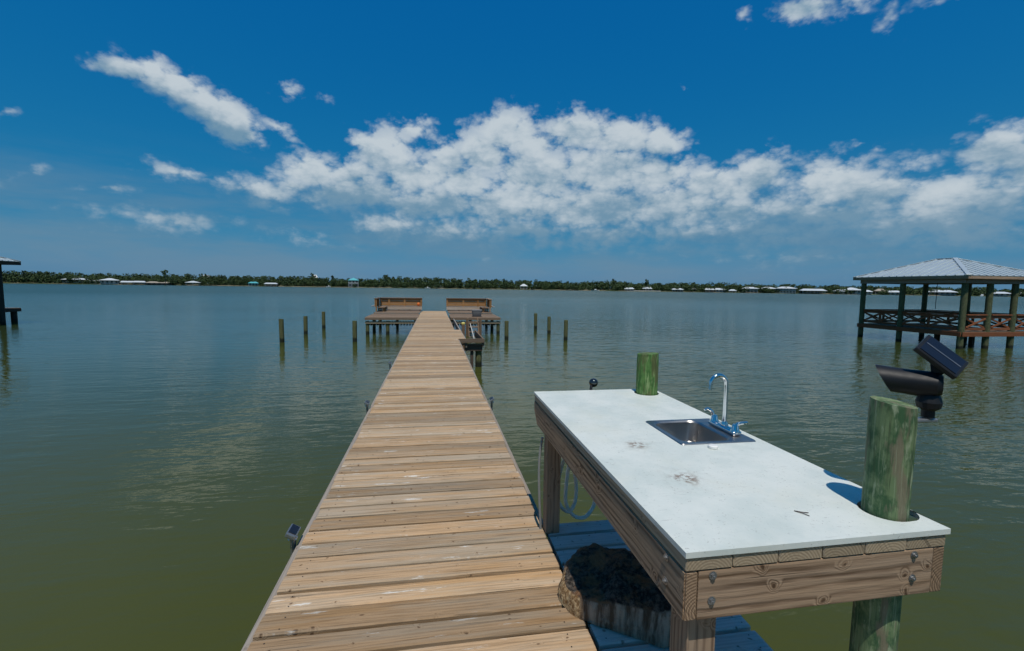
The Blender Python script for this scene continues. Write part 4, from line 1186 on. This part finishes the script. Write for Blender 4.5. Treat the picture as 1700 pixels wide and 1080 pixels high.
# old stump under the table
ctrl = [(.605, 2.03), (.640, 1.945), (.70, 1.875), (.80, 1.80), (.90, 1.735), (.99, 1.69), (1.08, 1.72), (1.12, 1.85), (1.10, 2.0), (1.04, 2.13), (.95, 2.24), (.85, 2.31), (.76, 2.29), (.68, 2.20), (.625, 2.11)]
foot = curve_pts([(x, y, 0) for x, y in ctrl + ctrl[:1]], 7)[:-1]
cx, cy = .86, 1.99
lv = [(1.0, 0.0), (1.0, .16), (1.01, .32), (.995, .48), (.985, .64), (.975, .8), (.95, .93), (.89, 1.03), (.80, 1.10), (.68, 1.15), (.55, 1.18), (.42, 1.2), (.28, 1.22), (.14, 1.22)]
vs = []; zone = []
def edge_h(p):           # height of the rim: low at the left end, higher to the right and back
    return float(np.interp(p[0], [.60, .68, .79, .9, 1.12], [.080, .095, .125, .14, .15]))
for s_, hfrac in lv:
    for p in foot:
        dx, dy = p.x - cx, p.y - cy
        h0 = edge_h(p)
        z = h0 * min(hfrac, .97) if hfrac <= 1 else h0
        if hfrac > .95: z = h0 + (hfrac - .93) * (.06 + .07 * (1 - s_))
        q = Vector((p.x, p.y, z))
        nz = mnoise.fractal(Vector((p.x * 9, p.y * 9, z * 5)), 1.0, 2.1, 4) * .026
        rid = abs(mnoise.noise(Vector((p.x * 26, p.y * 26, z * 2)))) * .014 if hfrac <= .93 else 0
        k = s_ * (1 + (nz - rid) / .3)
        lump = (mnoise.fractal(Vector((dx * s_ * 11 + 4, dy * s_ * 11, 3.3)), .9, 2.2, 5) * .020) if hfrac > .93 else 0
        vs.append((cx + dx * k, cy + dy * k, max(0.0, z + lump + (0 if hfrac == 0 else nz * .5))))
        top_f = min(1.0, max(0.0, (z / h0 - .84) / .25))
        end_f = min(1.0, max(0.0, (.668 - (cx + dx * s_)) / .05 + .5)) if hfrac < .98 else 0.0
        zone.append((top_f, end_f, 0.0))
nf = len(foot); fs = []
for i in range(len(lv) - 1):
    for k in range(nf): fs.append((i * nf + k, i * nf + (k + 1) % nf, (i + 1) * nf + (k + 1) % nf, (i + 1) * nf + k))
vs.append((cx, cy, .165)); zone.append((1, 0, 0)); c_ = len(vs) - 1; i = len(lv) - 1
for k in range(nf): fs.append((i * nf + k, i * nf + (k + 1) % nf, c_))
fs.append(tuple(reversed(range(nf))))
me = pyd('old_stump', vs, fs)
atr = me.attributes.new('zone', 'FLOAT_VECTOR', 'POINT'); atr.data.foreach_set('vector', [q for z in zone for q in z])
o = smooth(obj('old_stump', me, M['stump'], None, (0, 0, ZD + .002)), 60)
setp(o, 'dark charred log chunk with grey streaked bark lying under the table', 'log')

# ------------------------------------------------------------------ pavilions on neighbouring docks
def ribbed_roof(name, x0, x1, y0, y1, z, rise, ridge, parent, ribs=.36):
    """hip roof: slopes as thin solid sheets with standing ribs, plus hip caps"""
    cx, cy = (x0 + x1) / 2, (y0 + y1) / 2
    A, B = Vector((cx, cy - ridge / 2, z + rise)), Vector((cx, cy + ridge / 2, z + rise))
    P = [Vector((x0, y0, z)), Vector((x1, y0, z)), Vector((x1, y1, z)), Vector((x0, y1, z))]
    slopes = [(P[0], P[1], A, A), (P[1], P[2], B, A), (P[2], P[3], B, B), (P[3], P[0], A, B)]
    for a, b_, c, d_ in slopes:
        nrm = (b_ - a).cross((c + d_) / 2 - a).normalized()
        bm_ = bmesh.new(); pts = [a, b_, c] + ([d_] if (d_ - c).length > 1e-6 else [])
        lo = [bm_.verts.new(p) for p in pts]; hi = [bm_.verts.new(p + nrm * .03) for p in pts]
        bm_.faces.new(list(reversed(lo))); bm_.faces.new(hi)
        for k in range(len(pts)): bm_.faces.new((lo[k], lo[(k + 1) % len(pts)], hi[(k + 1) % len(pts)], hi[k]))
        s_ = obj('roof_slope', bm_, M['galv'], parent)
        e = (b_ - a); L = e.length; e.normalize()
        mid = (c + d_) / 2; upv = (mid - a) - e * (mid - a).dot(e); H = upv.length; upv.normalize()
        ca, da = (c - a).dot(e), (d_ - a).dot(e)
        rb = bmesh.new(); x = ribs / 2
        while x < L:
            if x < da: hgt = H * x / da
            elif x > ca: hgt = H * (L - x) / (L - ca)
            else: hgt = H
            p0 = a + e * x + nrm * .035; p1 = p0 + upv * max(.05, hgt - .04)
            beam_bm(p0, p1, .045, .05, 0, rb); x += ribs
        r_ = obj('roof_ribs', rb, M['galv'], s_); r_['kind'] = 'stuff'
    for p, q in ((P[0], A), (P[1], A), (P[2], B), (P[3], B), (A, B)):
        up_ = Vector((0, 0, .05))
        obj('hip_cap', beam_bm(p + up_, q + up_, .16, .03, .006), M['galv'], parent)

pv = thing('pavilion', 'open-sided pavilion with ribbed metal hip roof on the right', 'pavilion', (0, 0, 0))
gx0, gx1, gy0, gy1 = 22.03, 26.64, 15.70, 21.07
EZ = 3.13
ribbed_roof('roof', gx0, gx1, gy0, gy1, EZ, .88, .8, pv)
o_ = .03
obj('fascia', span(gx0, gx1, gy0, gy0 + .04, EZ - .12, EZ - .004, .004), M['beamx'], pv)
obj('fascia', span(gx0, gx1, gy1 - .04, gy1, EZ - .12, EZ - .004, .004), M['rim'], pv)
obj('fascia', span(gx0, gx0 + .04, gy0 + .042, gy1 - .042, EZ - .12, EZ - .004, .004), M['beamx'], pv)
obj('fascia', span(gx1 - .04, gx1, gy0 + .042, gy1 - .042, EZ - .12, EZ - .004, .004), M['rim'], pv)
px0, px1, py0, py1 = gx0 + .35, gx1 - .35, gy0 + .35, gy1 - .35
for y in (py0, py1): obj('header_beam', span(px0 - .1, px1 + .1, y - .14, y - .10, EZ - .30, EZ - .02, .004), M['rim'], pv)
for x in (px0, px1): obj('header_beam', span(x - .14, x - .10, py0 - .1, py1 + .1, EZ - .295, EZ - .025, .004), M['rim'], pv)
ymid = (py0 + py1) / 2 + .3
posts = [(px0, py0), (px0, ymid), (px0, py1), (px1, py0), (px1, ymid), (px1, py1), (px0 + 1.35, py0), (px0 + 2.7, py0)]
for i, (x, y) in enumerate(posts):
    smooth(obj('post', pile_bm(.115, -1.3, EZ - .02, 16, i * 3.3, rag=.025), M['pile_gaz'], pv, (x, y, 0), (rnd.uniform(-.008, .008), rnd.uniform(-.008, .008), 0)))
DZ = .74
pm = [plank_mesh('plank', px1 - px0 - .1, .14, seed=100 + i, mat='far_plank') for i in range(3)]
y = py0; k = 0
while y < py1:
    obj('plank', pm[k % 3], None, pv, ((px0 + px1) / 2, y, DZ + rnd.uniform(-.002, .002))); y += .148; k += 1
obj('rim_board', span(px0 - .16, px0 - .12, py0 - .1, py1 + .1, DZ - .2, DZ - .01, .004), M['redwood'], pv)
obj('rim_board', span(px0 - .11, px1 + .2, py0 - .16, py0 - .12, DZ - .2, DZ - .01, .004), M['redwood'], pv)
for x in (px0 + .9, px0 + 2.9):
    for y in (py0 + 1.6,):
        obj('stub_post', span(x - .08, x + .08, y - .08, y + .08, -1.2, DZ - .06, .004), M['dark_wood'], pv)
def railing(a, b_, n):
    a = Vector(a); b_ = Vector(b_); e = (b_ - a) / n
    obj('top_rail', beam_bm(a + Vector((0, 0, 1.47)), b_ + Vector((0, 0, 1.47)), .14, .04), M['redwood'], pv)
    obj('side_rail', beam_bm(a + Vector((0, 0, 1.38)), b_ + Vector((0, 0, 1.38)), .04, .12), M['redwood'], pv)
    obj('bottom_rail', beam_bm(a + Vector((0, 0, .86)), b_ + Vector((0, 0, .86)), .04, .10), M['redwood'], pv)
    for k in range(n):
        p, q = a + e * (k + .03), a + e * (k + .97)
        z0, z1 = Vector((0, 0, .92)), Vector((0, 0, 1.31)); s_ = e.normalized().cross(Vector((0, 0, 1))) * .022
        obj('brace', beam_bm(p + z0 + s_, q + z1 + s_, .036, .07), M['redwood'], pv)
        obj('brace', beam_bm(p + z1 - s_, q + z0 - s_, .036, .07), M['redwood'], pv)
        if k: obj('baluster', beam_bm(a + e * k + Vector((0, 0, .91)), a + e * k + Vector((0, 0, 1.32)), .08, .08), M['redwood'], pv)
railing((px0 - .02, py0 + .15, 0), (px0 - .02, ymid - .13, 0), 2)
railing((px0 - .02, ymid + .13, 0), (px0 - .02, py1 - .15, 0), 2)
railing((px0 + .15, py0 - .02, 0), (px0 + 1.22, py0 - .02, 0), 1)
railing((px0 + 1.48, py0 - .02, 0), (px0 + 2.57, py0 - .02, 0), 1)
railing((px0 + 2.83, py0 - .02, 0), (px1 - .15, py0 - .02, 0), 1)
railing((px0 + .15, py1 - .0, 0), (px1 - .15, py1 - .0, 0), 3)
railing((px1 - .0, py0 + .15, 0), (px1 - .0, py1 - .15, 0), 4)
obj('lamp_cord', rod((px0 + 2.0, ymid, EZ - .2), (px0 + 2.0, ymid, 1.6), .012), M['black'], pv)

lp = thing('boat_shelter', 'dark roofed boat shelter cut off by the left picture edge', 'boat shelter', (0, 0, 0))
lx1, ly1 = -22.75, 29.9
ribbed_roof('roof', lx1 - 5.0, lx1, ly1 - 6.0, ly1, 3.42, .95, .9, lp)
obj('fascia', span(lx1 - .04, lx1, ly1 - 6.0, ly1, 3.25, 3.415, .004), M['dark_wood'], lp)
obj('fascia', span(lx1 - 5.0, lx1 - .042, ly1 - .04, ly1, 3.25, 3.415, .004), M['dark_wood'], lp)
obj('fascia', span(lx1 - 5.0, lx1 - .042, ly1 - 6.0, ly1 - 5.96, 3.25, 3.415, .004), M['dark_wood'], lp)
for i, (x, y) in enumerate(((lx1 - .55, ly1 - .7), (lx1 - .55, ly1 - 5.3), (lx1 - 4.5, ly1 - .7), (lx1 - 4.5, ly1 - 5.3))):
    smooth(obj('post', pile_bm(.13, -1.3, 3.36, 16, i * 2.1), M['dark_pile'], lp, (x, y, 0)))
pm = [plank_mesh('plank', 3.2, .14, seed=120 + i, mat='far_plank') for i in range(3)]
y = ly1 - 5.0; k = 0
while y < ly1 + 1.55:
    obj('plank', pm[k % 3], None, lp, (lx1 - 1.24 - 1.75, y, .79)); y += .148; k += 1
obj('rim_board', span(lx1 - 1.39, lx1 - 1.35, ly1 - 5.0, ly1 + 1.5, .58, .775, .004), M['dark_wood'], lp)
obj('rim_board', span(lx1 - 4.6, lx1 - 1.35, ly1 + 1.52, ly1 + 1.56, .58, .775, .004), M['dark_wood'], lp)
smooth(obj('post', pile_bm(.14, -1.3, .74, 16, 31), M['dark_pile'], lp, (lx1 - 1.56, ly1 + 1.32, 0)))
